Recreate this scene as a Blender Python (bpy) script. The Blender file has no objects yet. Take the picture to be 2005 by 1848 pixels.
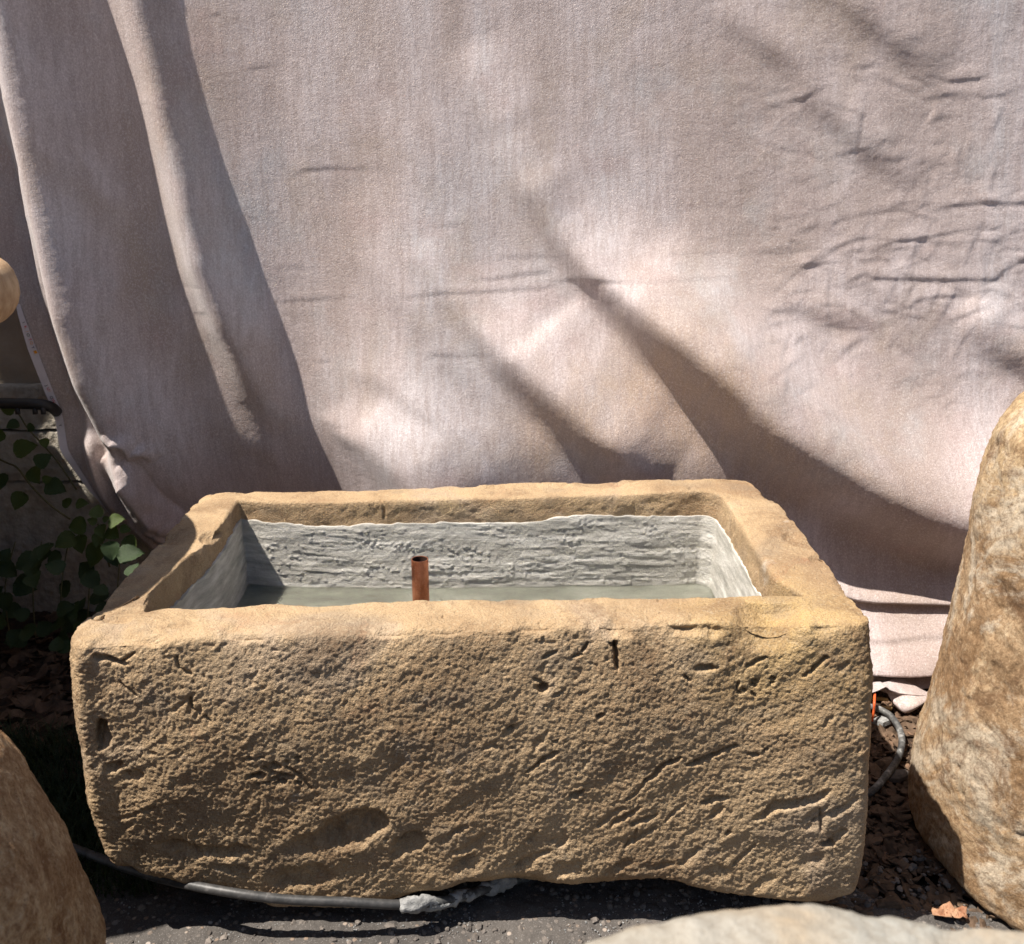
import bpy, math, random
import numpy as np
from mathutils import Vector, Matrix

# ------------------------------------------------------------------ camera, world, sun, exposure
F = 1830.0; CX = 1002.5; CY = 924.0; PITCH = math.radians(16.85)
CAM = np.array([0.0, -1.07, 0.96])
S = bpy.context.scene
COL = S.collection
cam = bpy.data.cameras.new('camera'); camo = bpy.data.objects.new('camera', cam); COL.objects.link(camo)
camo.location = CAM; camo.rotation_euler = (math.radians(90) - PITCH, 0, 0)
cam.sensor_width = 36; cam.sensor_fit = 'HORIZONTAL'; cam.lens = 36 * F / 2005.0
cam.clip_start = 0.02; cam.clip_end = 200
cam.dof.use_dof = True; cam.dof.focus_distance = 1.36; cam.dof.aperture_fstop = 9.0
S.camera = camo
SUN = np.array([0.51, 0.11, -1.0])
w = bpy.data.worlds.new('World'); S.world = w; w.use_nodes = True
nt = w.node_tree; sky = nt.nodes.new('ShaderNodeTexSky'); sky.sky_type = 'NISHITA'; sky.sun_disc = False
sky.sun_elevation = math.atan2(1.0, math.hypot(SUN[0], SUN[1]))
sky.sun_rotation = math.atan2(-SUN[0], -SUN[1])
nt.links.new(sky.outputs[0], nt.nodes['Background'].inputs[0]); nt.nodes['Background'].inputs[1].default_value = 0.060
sl = bpy.data.lights.new('sun', 'SUN'); slo = bpy.data.objects.new('sun', sl); COL.objects.link(slo)
sl.energy = 5.0; sl.angle = math.radians(0.53); sl.color = (1.0, 0.93, 0.84)
slo.rotation_euler = Vector(SUN).to_track_quat('-Z', 'Y').to_euler(); slo.location = (-2, -1, 4)
vs = S.view_settings; vs.view_transform = 'Standard'; vs.look = 'None'; vs.gamma = 1; vs.use_curve_mapping = False; vs.exposure = 0.78

cp, sp = math.cos(PITCH), math.sin(PITCH)
def ray(u, v):
    a = (np.asarray(u, float) - CX) / F; b = (CY - np.asarray(v, float)) / F
    return a, cp + b * sp, -sp + b * cp
def onz(u, v, z):
    a, b, c = ray(u, v); t = (z - CAM[2]) / c
    return a * t, CAM[1] + b * t
def ony(u, v, y):
    a, b, c = ray(u, v); t = (y - CAM[1]) / b
    return a * t, CAM[2] + c * t
def proj(x, y, z):
    dy = y - CAM[1]; dz = z - CAM[2]
    d = dy * cp - dz * sp; h = dy * sp + dz * cp
    return CX + F * x / d, CY - F * h / d

# ------------------------------------------------------------------ noise
def _hash(i, j, k, seed):
    h = (i * 374761393 + j * 668265263 + k * 1274126177 + seed * 974711) & 0xffffffff
    h = ((h ^ (h >> 13)) * 1103515245) & 0xffffffff
    h = ((h ^ (h >> 15)) * 2246822519) & 0xffffffff
    return ((h ^ (h >> 16)) & 0xffffff).astype(np.float64) / 16777216.0
def vn(x, y, z, seed=0):
    xi = np.floor(x).astype(np.int64); yi = np.floor(y).astype(np.int64); zi = np.floor(z).astype(np.int64)
    fx = x - xi; fy = y - yi; fz = z - zi
    fx = fx * fx * fx * (fx * (fx * 6 - 15) + 10); fy = fy * fy * fy * (fy * (fy * 6 - 15) + 10); fz = fz * fz * fz * (fz * (fz * 6 - 15) + 10)
    r = 0
    for a in (0, 1):
        wa = fx if a else 1 - fx
        for b in (0, 1):
            wb = fy if b else 1 - fy
            for c in (0, 1):
                wc = fz if c else 1 - fz
                r = r + wa * wb * wc * _hash(xi + a, yi + b, zi + c, seed)
    return r * 2 - 1
def fbm(x, y, z, sc, octv=4, seed=0, gain=0.5):
    a = 1.0; r = 0; n = 0
    for o in range(octv):
        r = r + a * vn(x * sc, y * sc, z * sc, seed + o * 17); n += a; a *= gain; sc *= 2.03
    return r / n * 1.6
def sstep(a, b, x):
    t = np.clip((x - a) / (b - a), 0, 1); return t * t * (3 - 2 * t)
def polyd(u, v, pts):
    """distance, signed distance (positive left of travel), parameter along (vertex units)"""
    pts = np.asarray(pts, float)
    best = np.full(u.shape, 1e9); sg = np.zeros(u.shape); tt = np.zeros(u.shape)
    for i in range(len(pts) - 1):
        ax, ay = pts[i]; bx, by = pts[i + 1]; dx = bx - ax; dy = by - ay; L2 = dx * dx + dy * dy + 1e-9
        t = np.clip(((u - ax) * dx + (v - ay) * dy) / L2, 0, 1)
        px = u - ax - t * dx; py = v - ay - t * dy; d = np.hypot(px, py)
        s = np.sign(px * dy - py * dx)
        m = d < best
        best[m] = d[m]; sg[m] = s[m]; tt[m] = i + t[m]
    return best, sg, tt

# ------------------------------------------------------------------ mesh helpers
def mk(name, verts, faces_quads, m, parent=None, smooth=True, tris=None, uv=None):
    """verts (N,3) array, faces (M,4) int array (fast path)"""
    me = bpy.data.meshes.new(name)
    verts = np.asarray(verts, np.float32); q = np.asarray(faces_quads, np.int32)
    k = q.shape[1]
    me.vertices.add(len(verts)); me.vertices.foreach_set('co', verts.ravel())
    me.loops.add(q.size); me.loops.foreach_set('vertex_index', q.ravel())
    me.polygons.add(len(q)); me.polygons.foreach_set('loop_start', np.arange(0, q.size, k, dtype=np.int32))
    me.polygons.foreach_set('use_smooth', np.full(len(q), smooth, dtype=bool))
    me.update(calc_edges=True); me.validate()
    me.materials.append(m)
    o = bpy.data.objects.new(name, me); COL.objects.link(o)
    if parent is not None: o.parent = parent
    return o
def mkp(name, verts, faces, m, parent=None, smooth=False):
    me = bpy.data.meshes.new(name); me.from_pydata([tuple(map(float, p)) for p in verts], [], faces)
    me.polygons.foreach_set('use_smooth', [smooth] * len(me.polygons)); me.update(); me.materials.append(m)
    o = bpy.data.objects.new(name, me); COL.objects.link(o)
    if parent is not None: o.parent = parent
    return o
def gridq(nr, nc, wrap=False):
    r = np.arange(nr - 1)[:, None]; c = np.arange(nc if wrap else nc - 1)[None, :]
    c2 = (c + 1) % nc
    a = r * nc + c; b = r * nc + c2; d = (r + 1) * nc + c; e = (r + 1) * nc + c2
    return np.stack([a, b, e, d], -1).reshape(-1, 4)
def gnorm(P, wrap):
    """P (nr,nc,3) -> unit normals"""
    if wrap: du = np.roll(P, -1, 1) - np.roll(P, 1, 1)
    else:
        du = np.gradient(P, axis=1)
    dv = np.gradient(P, axis=0)
    n = np.cross(du, dv); n /= (np.linalg.norm(n, axis=-1, keepdims=True) + 1e-12)
    return n
def lap(P, it, wrap, keep=0):
    for _ in range(it):
        if wrap: A = (np.roll(P, 1, 1) + np.roll(P, -1, 1)) * .5
        else:
            A = P.copy(); A[:, 1:-1] = (P[:, :-2] + P[:, 2:]) * .5
        Q = P.copy(); Q[1:-1] = .5 * P[1:-1] + .25 * (A[1:-1] * 0.5 + P[:-2] * 0.25 + P[2:] * 0.25) * 2
        P = Q
    return P
def empty(name, loc, label, cat, group=None):
    o = bpy.data.objects.new(name, None); COL.objects.link(o); o.location = loc
    o['label'] = label; o['category'] = cat
    if group: o['group'] = group
    o.empty_display_size = .05
    bpy.context.view_layer.update()
    return o
def tag(o, label=None, cat=None, group=None, kind=None):
    if label: o['label'] = label
    if cat: o['category'] = cat
    if group: o['group'] = group
    if kind: o['kind'] = kind
    return o
def under(root, o):
    o.parent = root; o.matrix_parent_inverse = Matrix.Translation(-Vector(root.location)); return o
def tube(path, rad, n=12, closed_ends=True, wob=0):
    path = [Vector(p) for p in path]; V = []; Fc = []
    up = Vector((0, 0, 1))
    for i, p in enumerate(path):
        a = path[max(i - 1, 0)]; b = path[min(i + 1, len(path) - 1)]; t = (b - a).normalized()
        s = t.cross(up)
        if s.length < 1e-3: s = t.cross(Vector((1, 0, 0)))
        s.normalize(); q = s.cross(t)
        r = rad[i] if hasattr(rad, '__len__') else rad
        for k in range(n):
            an = 2 * math.pi * k / n
            rr = r * (1 + wob * math.sin(an * 3 + i * 1.7) * math.sin(i * .9))
            V.append(p + s * math.cos(an) * rr + q * math.sin(an) * rr)
    for i in range(len(path) - 1):
        for k in range(n):
            Fc.append((i * n + k, i * n + (k + 1) % n, (i + 1) * n + (k + 1) % n, (i + 1) * n + k))
    if closed_ends:
        Fc.append(tuple(range(n))[::-1]); Fc.append(tuple((len(path) - 1) * n + k for k in range(n)))
    return V, Fc
def spline(pts, n=8):
    pts = [np.array(p, float) for p in pts]; out = []
    for i in range(len(pts) - 1):
        p0 = pts[max(i - 1, 0)]; p1 = pts[i]; p2 = pts[i + 1]; p3 = pts[min(i + 2, len(pts) - 1)]
        for k in range(n):
            t = k / n
            out.append(.5 * ((2 * p1) + (-p0 + p2) * t + (2 * p0 - 5 * p1 + 4 * p2 - p3) * t * t + (-p0 + 3 * p1 - 3 * p2 + p3) * t ** 3))
    out.append(pts[-1]); return out

# ------------------------------------------------------------------ materials
class NB:
    def __init__(s, name):
        s.m = bpy.data.materials.new(name); s.m.use_nodes = True; s.t = s.m.node_tree
        s.b = s.t.nodes['Principled BSDF']; s.tc = s.t.nodes.new('ShaderNodeTexCoord')
        s.co = s.tc.outputs['Object']
    def N(s, typ, **k):
        n = s.t.nodes.new(typ)
        for a, v in k.items(): setattr(n, a, v)
        return n
    def L(s, a, b): s.t.links.new(a, b)
    def mapv(s, scale, rot=(0, 0, 0)):
        n = s.N('ShaderNodeMapping'); n.inputs['Scale'].default_value = scale; n.inputs['Rotation'].default_value = rot
        s.L(s.co, n.inputs[0]); return n.outputs[0]
    def noise(s, sc, det=4, rough=.5, vec=None, dist=0):
        n = s.N('ShaderNodeTexNoise'); n.inputs['Scale'].default_value = sc; n.inputs['Detail'].default_value = det
        n.inputs['Roughness'].default_value = rough; n.inputs['Distortion'].default_value = dist
        s.L(vec if vec is not None else s.co, n.inputs['Vector']); return n.outputs['Fac']
    def vor(s, sc, feat='F1', vec=None, rnd=1, out='Distance'):
        n = s.N('ShaderNodeTexVoronoi', feature=feat); n.inputs['Scale'].default_value = sc
        n.inputs['Randomness'].default_value = rnd
        s.L(vec if vec is not None else s.co, n.inputs['Vector']); return n.outputs[out]
    def ramp(s, f, stops):
        n = s.N('ShaderNodeValToRGB'); el = n.color_ramp.elements
        while len(el) > 1: el.remove(el[-1])
        for i, (p, c) in enumerate(stops):
            e = el[0] if i == 0 else el.new(p)
            e.position = p; e.color = (c[0], c[1], c[2], 1) if hasattr(c, '__len__') else (c, c, c, 1)
        s.L(f, n.inputs[0]); return n.outputs[0]
    def mix(s, f, a, b, mode='MIX'):
        n = s.N('ShaderNodeMix', data_type='RGBA', blend_type=mode)
        for i, x in ((0, f), (6, a), (7, b)):
            if isinstance(x, bpy.types.NodeSocket): s.L(x, n.inputs[i])
            elif i == 0: n.inputs[0].default_value = x
            else: n.inputs[i].default_value = (x[0], x[1], x[2], 1)
        return n.outputs[2]
    def math(s, op, a, b=0.0, clamp=False):
        n = s.N('ShaderNodeMath', operation=op, use_clamp=clamp)
        for i, x in ((0, a), (1, b)):
            if isinstance(x, bpy.types.NodeSocket): s.L(x, n.inputs[i])
            else: n.inputs[i].default_value = x
        return n.outputs[0]
    def bump(s, h, strength=.5, dist=.002, prev=None):
        n = s.N('ShaderNodeBump'); n.inputs['Strength'].default_value = strength; n.inputs['Distance'].default_value = dist
        s.L(h, n.inputs['Height'])
        if prev is not None: s.L(prev, n.inputs['Normal'])
        return n.outputs[0]
    def fin(s, col, rough=.9, nrm=None, spec=.3, metal=0):
        if isinstance(col, bpy.types.NodeSocket): s.L(col, s.b.inputs['Base Color'])
        else: s.b.inputs['Base Color'].default_value = (col[0], col[1], col[2], 1)
        if isinstance(rough, bpy.types.NodeSocket): s.L(rough, s.b.inputs['Roughness'])
        else: s.b.inputs['Roughness'].default_value = rough
        if nrm is not None: s.L(nrm, s.b.inputs['Normal'])
        s.b.inputs['Specular IOR Level'].default_value = spec; s.b.inputs['Metallic'].default_value = metal
        return s.m

def m_sandstone():
    n = NB('sandstone')
    big = n.noise(3.2, 5, .6, dist=.6)
    c = n.ramp(big, [(.25, (.27, .165, .09)), (.42, (.39, .265, .15)), (.55, (.49, .345, .20)), (.62, (.45, .335, .225)), (.8, (.57, .40, .205))])
    # yellow iron-rich end of the block (right hand front corner)
    g = n.N('ShaderNodeVectorMath', operation='DISTANCE'); n.L(n.co, g.inputs[0]); g.inputs[1].default_value = (.35, .02, .43)
    yf = n.ramp(n.math('ADD', g.outputs['Value'], n.math('MULTIPLY', n.math('SUBTRACT', n.noise(14, 4), .5), .14)), [(.03, .7), (.15, 0.0)])
    c = n.mix(yf, c, (.52, .35, .14))
    st = n.noise(7, 6, .7, dist=1.2)
    c = n.mix(n.ramp(st, [(.50, 0.0), (.68, .75)]), c, (.20, .12, .065))
    gy = n.noise(11, 5, .6, vec=n.mapv((1, 1, 2.0)))
    c = n.mix(n.ramp(gy, [(.52, 0.0), (.7, .55)]), c, (.25, .195, .14))
    lm = n.noise(12, 5, .7, dist=.6); c = n.mix(n.ramp(lm, [(.64, 0.0), (.74, .6)]), c, (.55, .50, .44)); c = n.mix(n.ramp(n.noise(9, 5, .7, dist=1.0), [(.60, 0.0), (.72, .5)]), c, (.33, .165, .09))
    gr = n.noise(650, 2, .6); c = n.mix(n.ramp(gr, [(.34, .6), (.52, 0.0)]), c, (.15, .105, .065))
    fine = n.noise(260, 3, .6); c = n.mix(n.ramp(fine, [(.5, 0.0), (.8, .4)]), c, (.62, .52, .36))
    dk = n.vor(95); c = n.mix(n.ramp(dk, [(.03, .35), (.09, 0.0)]), c, (.1, .07, .05))
    b1 = n.bump(n.noise(380, 4, .7), .9, .0024); b2 = n.bump(n.vor(330), .5, .0016, b1)
    return n.fin(c, .88, b2, .25)
def m_mortar():
    n = NB('cement_render')
    v = n.mapv((.5, 1.0, 5.0))
    a = n.noise(12, 6, .7, vec=v)
    c = n.ramp(a, [(.32, (.30, .285, .25)), (.5, (.50, .475, .425)), (.68, (.74, .715, .66))])
    c = n.mix(n.ramp(n.noise(5, 4), [(.6, 0.0), (.8, .4)]), c, (.36, .29, .2))
    b = n.bump(n.noise(60, 5, .7, vec=n.mapv((.12, .4, 3.2))), .5, .003)
    b2 = n.bump(n.noise(260, 4, .75), .9, .0028, b)
    return n.fin(c, .82, b2, .3)
def m_fabric():
    n = NB('muslin_velvet')
    v = n.mapv((1.6, 1, .75)); a = n.noise(2.3, 5, .55, vec=v, dist=.7)
    c = n.ramp(a, [(.3, (.40, .31, .265)), (.42, (.50, .405, .375)), (.52, (.60, .51, .495)), (.63, (.57, .515, .515)), (.75, (.67, .61, .61))])
    t = n.noise(3.7, 4, .6, vec=n.mapv((1.3, 1, 1)), dist=.4)
    c = n.mix(n.ramp(t, [(.52, 0.0), (.68, .55)]), c, (.38, .285, .205))
    t2 = n.noise(4.9, 4, .6, vec=n.mapv((1.0, 1, .8), (0, .6, 0)))
    c = n.mix(n.ramp(t2, [(.56, 0.0), (.72, .45)]), c, (.50, .53, .55))
    t3 = n.noise(5.6, 5, .6, vec=n.mapv((1.0, 1, 1.4), (0, -.5, 0)))
    c = n.mix(n.ramp(t3, [(.57, 0.0), (.72, .5)]), c, (.45, .31, .29))
    for cx_, cz_, rr_ in ((.32, .56, .22), (.10, .50, .15), (.52, .42, .16)):  # brown print, also painted in to dim the swag band like shade
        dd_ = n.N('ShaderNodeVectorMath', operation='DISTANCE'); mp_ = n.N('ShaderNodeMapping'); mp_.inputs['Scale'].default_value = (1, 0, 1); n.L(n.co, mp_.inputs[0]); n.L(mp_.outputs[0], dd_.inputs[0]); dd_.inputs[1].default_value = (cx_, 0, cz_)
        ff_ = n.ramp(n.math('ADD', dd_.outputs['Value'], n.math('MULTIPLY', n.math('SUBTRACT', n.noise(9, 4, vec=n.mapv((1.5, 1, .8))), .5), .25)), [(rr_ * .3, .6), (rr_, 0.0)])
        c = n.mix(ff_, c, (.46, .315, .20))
    # brushed print: short vertical strokes
    br = n.noise(30, 5, .7, vec=n.mapv((3.4, 1, .35))); c = n.mix(n.ramp(br, [(.38, .5), (.58, 0.0)]), c, (.36, .28, .255))
    fz = n.noise(300, 4, .85, vec=n.mapv((1.15, 1, .8))); c = n.mix(n.ramp(fz, [(.36, .5), (.5, 0.0)]), c, (.30, .225, .205))
    c = n.mix(n.ramp(fz, [(.52, 0.0), (.68, .55)]), c, (.88, .81, .79))
    wv = n.math('ADD', n.noise(480, 3, .7, vec=n.mapv((1, 1, .7))), n.math('MULTIPLY', n.noise(260, 3, .6, vec=n.mapv((1.6, 1, .12))), .35))
    b1 = n.bump(n.noise(150, 4, .7), .35, .0016); b2 = n.bump(wv, .7, .0018, b1)
    n.b.inputs['Sheen Weight'].default_value = .35; n.b.inputs['Sheen Roughness'].default_value = .4
    return n.fin(c, n.ramp(n.noise(700, 2), [(.4, .42), (.6, .8)]), b2, .4)
def m_pot():
    n = NB('brown_sandstone')
    a = n.noise(5, 6, .65, dist=.7)
    c = n.ramp(a, [(.28, (.16, .088, .045)), (.42, (.28, .175, .092)), (.55, (.38, .26, .15)), (.72, (.47, .345, .21))])
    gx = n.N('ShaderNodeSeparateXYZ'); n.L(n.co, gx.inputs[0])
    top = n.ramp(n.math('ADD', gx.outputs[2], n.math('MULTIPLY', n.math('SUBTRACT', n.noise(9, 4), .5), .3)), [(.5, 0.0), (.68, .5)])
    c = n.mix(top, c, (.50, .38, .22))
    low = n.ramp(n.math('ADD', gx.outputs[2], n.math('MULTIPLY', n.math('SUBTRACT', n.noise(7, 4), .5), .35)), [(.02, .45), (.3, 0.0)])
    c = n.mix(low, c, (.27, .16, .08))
    c = n.mix(n.ramp(n.noise(11, 6, .75, dist=1.0), [(.38, .75), (.53, 0.0)]), c, (.20, .115, .055)); c = n.mix(n.ramp(n.noise(19, 6, .8, dist=.6), [(.55, 0.0), (.68, .6)]), c, (.62, .50, .34)); lc = n.noise(13, 6, .75, dist=1.0, vec=n.mapv((1.2, 1.2, .8))); c = n.mix(n.ramp(lc, [(.6, 0.0), (.7, .75)]), c, (.58, .50, .40))
    l2 = n.noise(24, 5, .8, dist=.8); c = n.mix(n.ramp(l2, [(.6, 0.0), (.68, .6)]), c, (.15, .085, .05))
    c = n.mix(n.ramp(n.noise(5.5, 6, .72, dist=1.3), [(.52, 0.0), (.62, .75)]), c, (.52, .45, .35)); c = n.mix(n.ramp(n.noise(7.5, 6, .75, dist=1.6), [(.55, 0.0), (.66, .8)]), c, (.13, .07, .035)); g = n.noise(160, 4, .8); c = n.mix(n.ramp(g, [(.38, .5), (.52, 0.0)]), c, (.12, .07, .035)); c = n.mix(n.ramp(g, [(.54, 0.0), (.72, .35)]), c, (.66, .52, .34))
    b1 = n.bump(n.noise(45, 6, .75), .6, .006); b2 = n.bump(g, .6, .0022, b1)
    return n.fin(c, .85, b2, .25)
def m_ground():
    n = NB('compacted_gravel')
    a = n.noise(8, 5); c = n.ramp(a, [(.3, (.055, .05, .046)), (.7, (.105, .093, .083))])
    vn_ = n.N('ShaderNodeTexVoronoi'); vn_.inputs['Scale'].default_value = 110; n.L(n.co, vn_.inputs['Vector'])
    sepc = n.N('ShaderNodeSeparateColor'); n.L(vn_.outputs['Color'], sepc.inputs[0])
    msk = n.math('MULTIPLY', n.ramp(vn_.outputs['Distance'], [(.28, 1.0), (.42, 0.0)]), n.ramp(sepc.outputs[0], [(.45, 0.0), (.6, 1.0)]))
    sc = n.ramp(sepc.outputs[1], [(0, (.08, .073, .068)), (.5, (.17, .145, .125)), (.8, (.25, .18, .13)), (1, (.42, .38, .34))])
    c = n.mix(msk, c, sc)
    f = n.noise(500, 3, .7); c = n.mix(n.ramp(f, [(.58, 0.0), (.7, .6)]), c, (.38, .35, .33))
    b = n.bump(n.math('MULTIPLY', msk, 1.0), .5, .002); b2 = n.bump(n.noise(320, 4, .7), .7, .002, b)
    return n.fin(c, .85, b2, .35)
def simple(name, a, b, sc=40, rough=.85, bs=200, bd=.001, bst=.5, spec=.3, metal=0, lo=.35, hi=.65):
    n = NB(name); c = n.ramp(n.noise(sc, 4, .65), [(lo, a), (hi, b)])
    return n.fin(c, rough, n.bump(n.noise(bs, 4, .65), bst, bd), spec, metal)

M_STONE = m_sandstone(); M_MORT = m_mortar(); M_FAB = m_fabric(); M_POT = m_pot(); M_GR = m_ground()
M_SOIL = simple('dark_soil', (.018, .012, .009), (.06, .036, .022), 60, .95, 90, .006, .8)
M_WALL = simple('stucco', (.33, .27, .21), (.40, .33, .26), 12, .9, 70, .004, .6)
M_PLINTH = simple('rough_concrete', (.33, .29, .23), (.50, .46, .39), 30, .9, 75, .006, .9)
M_SLAB = simple('smooth_tan_stone', (.40, .25, .14), (.60, .43, .27), 26, .8, 300, .002, .6)
def m_boul():
    n = NB('tan_boulder'); c = n.ramp(n.noise(22, 6, .75, dist=.8), [(.36, (.27, .145, .065)), (.5, (.44, .28, .145)), (.64, (.62, .45, .27))])
    g = n.noise(140, 4, .8); c = n.mix(n.ramp(g, [(.36, .7), (.5, 0.0)]), c, (.20, .10, .045)); c = n.mix(n.ramp(g, [(.54, 0.0), (.68, .6)]), c, (.72, .56, .38))
    return n.fin(c, .85, n.bump(g, .8, .004, n.bump(n.noise(45, 6, .75), .8, .01)), .3)
M_BOUL = m_boul()
def m_pale():
    n = NB('pale_grey_stone'); a = n.noise(9, 5, .6, dist=.6)
    c = n.ramp(a, [(.3, (.28, .19, .11)), (.42, (.33, .26, .18)), (.55, (.31, .28, .23)), (.75, (.36, .345, .31))])
    c = n.mix(n.ramp(n.noise(4, 3), [(.5, 0.0), (.65, .6)]), c, (.29, .295, .275))
    return n.fin(n.mix(n.ramp(n.noise(120, 4, .7), [(.4, .45), (.55, 0.0)]), c, (.2, .17, .13)), .8, n.bump(n.noise(60, 5, .7), .6, .006), .3)
M_PALE = m_pale()
def m_copper():
    n = NB('copper'); c = n.ramp(n.noise(40, 5, .7, vec=n.mapv((1, 1, .5))), [(.3, (.20, .065, .03)), (.5, (.48, .17, .085)), (.7, (.72, .33, .2))])
    c = n.mix(n.ramp(n.noise(260, 3, .7), [(.62, 0.0), (.7, .6)]), c, (.6, .5, .42))
    return n.fin(c, n.ramp(n.noise(90, 4), [(.3, .28), (.7, .55)]), n.bump(n.noise(200, 3), .15, .0006), .5, .85)
M_COP = m_copper(); M_BORE = simple('tarnished_shaded_copper', (.02, .009, .006), (.05, .02, .012), 60)  # bore: tarnish, plus the shade of the hole painted into its dark colour
def m_hose():
    n = NB('black_rubber'); c = n.ramp(n.noise(55, 5, .7), [(.4, (.035, .035, .035)), (.58, (.065, .062, .06)), (.74, (.18, .17, .165))])
    return n.fin(c, .5, n.bump(n.noise(180, 3), .3, .001), .5)
M_HOSE = m_hose()
def m_hosep():
    n = NB('cement_stained_rubber'); c = n.ramp(n.noise(42, 4, .7), [(.42, (.045, .045, .045)), (.55, (.12, .12, .115)), (.68, (.36, .36, .35))])
    return n.fin(c, .6, n.bump(n.noise(180, 3), .3, .001), .4)
M_HOSEP = m_hosep()
M_BLK = simple('black_plastic', (.012, .012, .013), (.022, .022, .024), 20, .55, 300, .0005, .2, .5)
M_CEMB = simple('splashed_cement', (.20, .20, .195), (.38, .38, .37), 60, .85, 240, .003, .9)
def m_leaf(name, a, b, tr=.35):
    n = NB(name); c = n.ramp(n.noise(25, 4), [(.3, a), (.7, b)])
    n.b.inputs['Transmission Weight'].default_value = 0
    m = n.fin(c, .5, n.bump(n.noise(120, 4), .4, .002), .4)
    tl = n.N('ShaderNodeBsdfTranslucent'); n.L(c, tl.inputs[0]); mx = n.N('ShaderNodeMixShader'); mx.inputs[0].default_value = tr
    n.L(n.b.outputs[0], mx.inputs[1]); n.L(tl.outputs[0], mx.inputs[2]); n.L(mx.outputs[0], n.t.nodes['Material Output'].inputs[0]); return m
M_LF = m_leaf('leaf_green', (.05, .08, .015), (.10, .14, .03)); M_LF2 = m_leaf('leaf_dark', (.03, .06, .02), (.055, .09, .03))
M_GRASS = m_leaf('grass_blade', (.02, .04, .012), (.05, .075, .025)); M_STEM = simple('vine_stem', (.07, .07, .025), (.13, .11, .05), 60)
M_LIT = simple('dry_leaf', (.05, .032, .02), (.17, .11, .07), 30, .8, 90, .003, .6)
M_CHIP = simple('bark_chip', (.055, .034, .022), (.24, .145, .09), 50, .85, 140, .003, .8)
M_ORLF = simple('orange_dead_leaf', (.24, .10, .05), (.42, .25, .15), 50, .7, 90, .004, .8)
M_STRAW = simple('dry_cane', (.30, .20, .08), (.45, .33, .16), 60, .6)
M_ORANGE = simple('orange_plastic', (.62, .10, .03), (.8, .15, .04), 20, .4)
M_PEB = simple('pebble_grey', (.07, .062, .057), (.22, .19, .165), 22, .85, 220, .001, .5)
M_WHITE = simple('white_selvage', (.66, .62, .66), (.74, .71, .74), 30, .7, 400, .0008, .4)
def flat(name, c):
    n = NB(name); return n.fin(c, .7)
M_INK = {'k': flat('ink_dark', (.03, .04, .06)), 'r': flat('ink_red', (.6, .04, .08)), 'g': flat('ink_green', (.02, .10, .07)), 'o': flat('ink_orange', (.75, .33, .03)), 'b': flat('ink_blue', (.02, .04, .12))}
def m_water():
    n = NB('shallow_water'); n.b.inputs['Transmission Weight'].default_value = 1; n.b.inputs['IOR'].default_value = 1.33
    return n.fin((.62, .66, .60), .02, n.bump(n.noise(14, 2), .05, .002), .5)
M_WATER = m_water()

# ------------------------------------------------------------------ setting: ground, paving, soil, wall
mkp('ground', [(-40, -40, -.03), (40, -40, -.03), (40, 40, -.03), (-40, 40, -.03)], [(0, 1, 2, 3)], M_SOIL)['kind'] = 'structure'
def sheet(name, x0, x1, y0, y1, step, zf, m):
    nx = int((x1 - x0) / step) + 1; ny = int((y1 - y0) / step) + 1
    X, Y = np.meshgrid(np.linspace(x0, x1, nx), np.linspace(y0, y1, ny)); Z = zf(X, Y)
    o = mk(name, np.stack([X, Y, Z], -1).reshape(-1, 3), gridq(ny, nx), m); o['kind'] = 'structure'; return o
def zpave(X, Y):
    z = .0025 * fbm(X, Y, X * 0, 9, 3, 3) + .0016 * fbm(X, Y, X * 0, 70, 4, 5, .65)
    p = vn(X * 55, Y * 55, X * 0, 9); z += .0022 * sstep(.35, .75, p)
    return z - .03 * sstep(.10, .2, Y + .03 * vn(X * 8, Y * 8, X * 0, 4) + .12 * sstep(.42, .55, X))
sheet('gravel_pavement', -1.1, 1.1, -.35, .22, .0028, zpave, M_GR)
sheet('soil_bed', -1.7, 1.5, .08, 1.06, .006, lambda X, Y: -.010 + .006 * fbm(X, Y, X * 0, 14, 4, 21) + .004 * fbm(X, Y, X * 0, 60, 3, 22), M_SOIL)

WY = 1.06
def zwall(U, V, sc): return .0022 * fbm(U, V, U * 0, sc, 4, 31)
X, Z = np.meshgrid(np.linspace(-2.2, 2.2, 300), np.linspace(.50, 2.4, 200))
wl = mk('house_wall', np.stack([X, WY - .001 + zwall(X, Z, 30), Z], -1).reshape(-1, 3), gridq(200, 300), M_WALL)
tag(wl, 'tan stucco house wall behind the hanging cloth', 'wall')
wlb = mkp('wall_core', [(x, y, z) for x in (-2.2, 2.2) for y in (WY + .012, WY + .2) for z in (-.02, 2.4)], [(0, 1, 3, 2), (4, 6, 7, 5), (0, 4, 5, 1), (2, 3, 7, 6), (0, 2, 6, 4), (1, 5, 7, 3)], M_WALL, wl)
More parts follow.
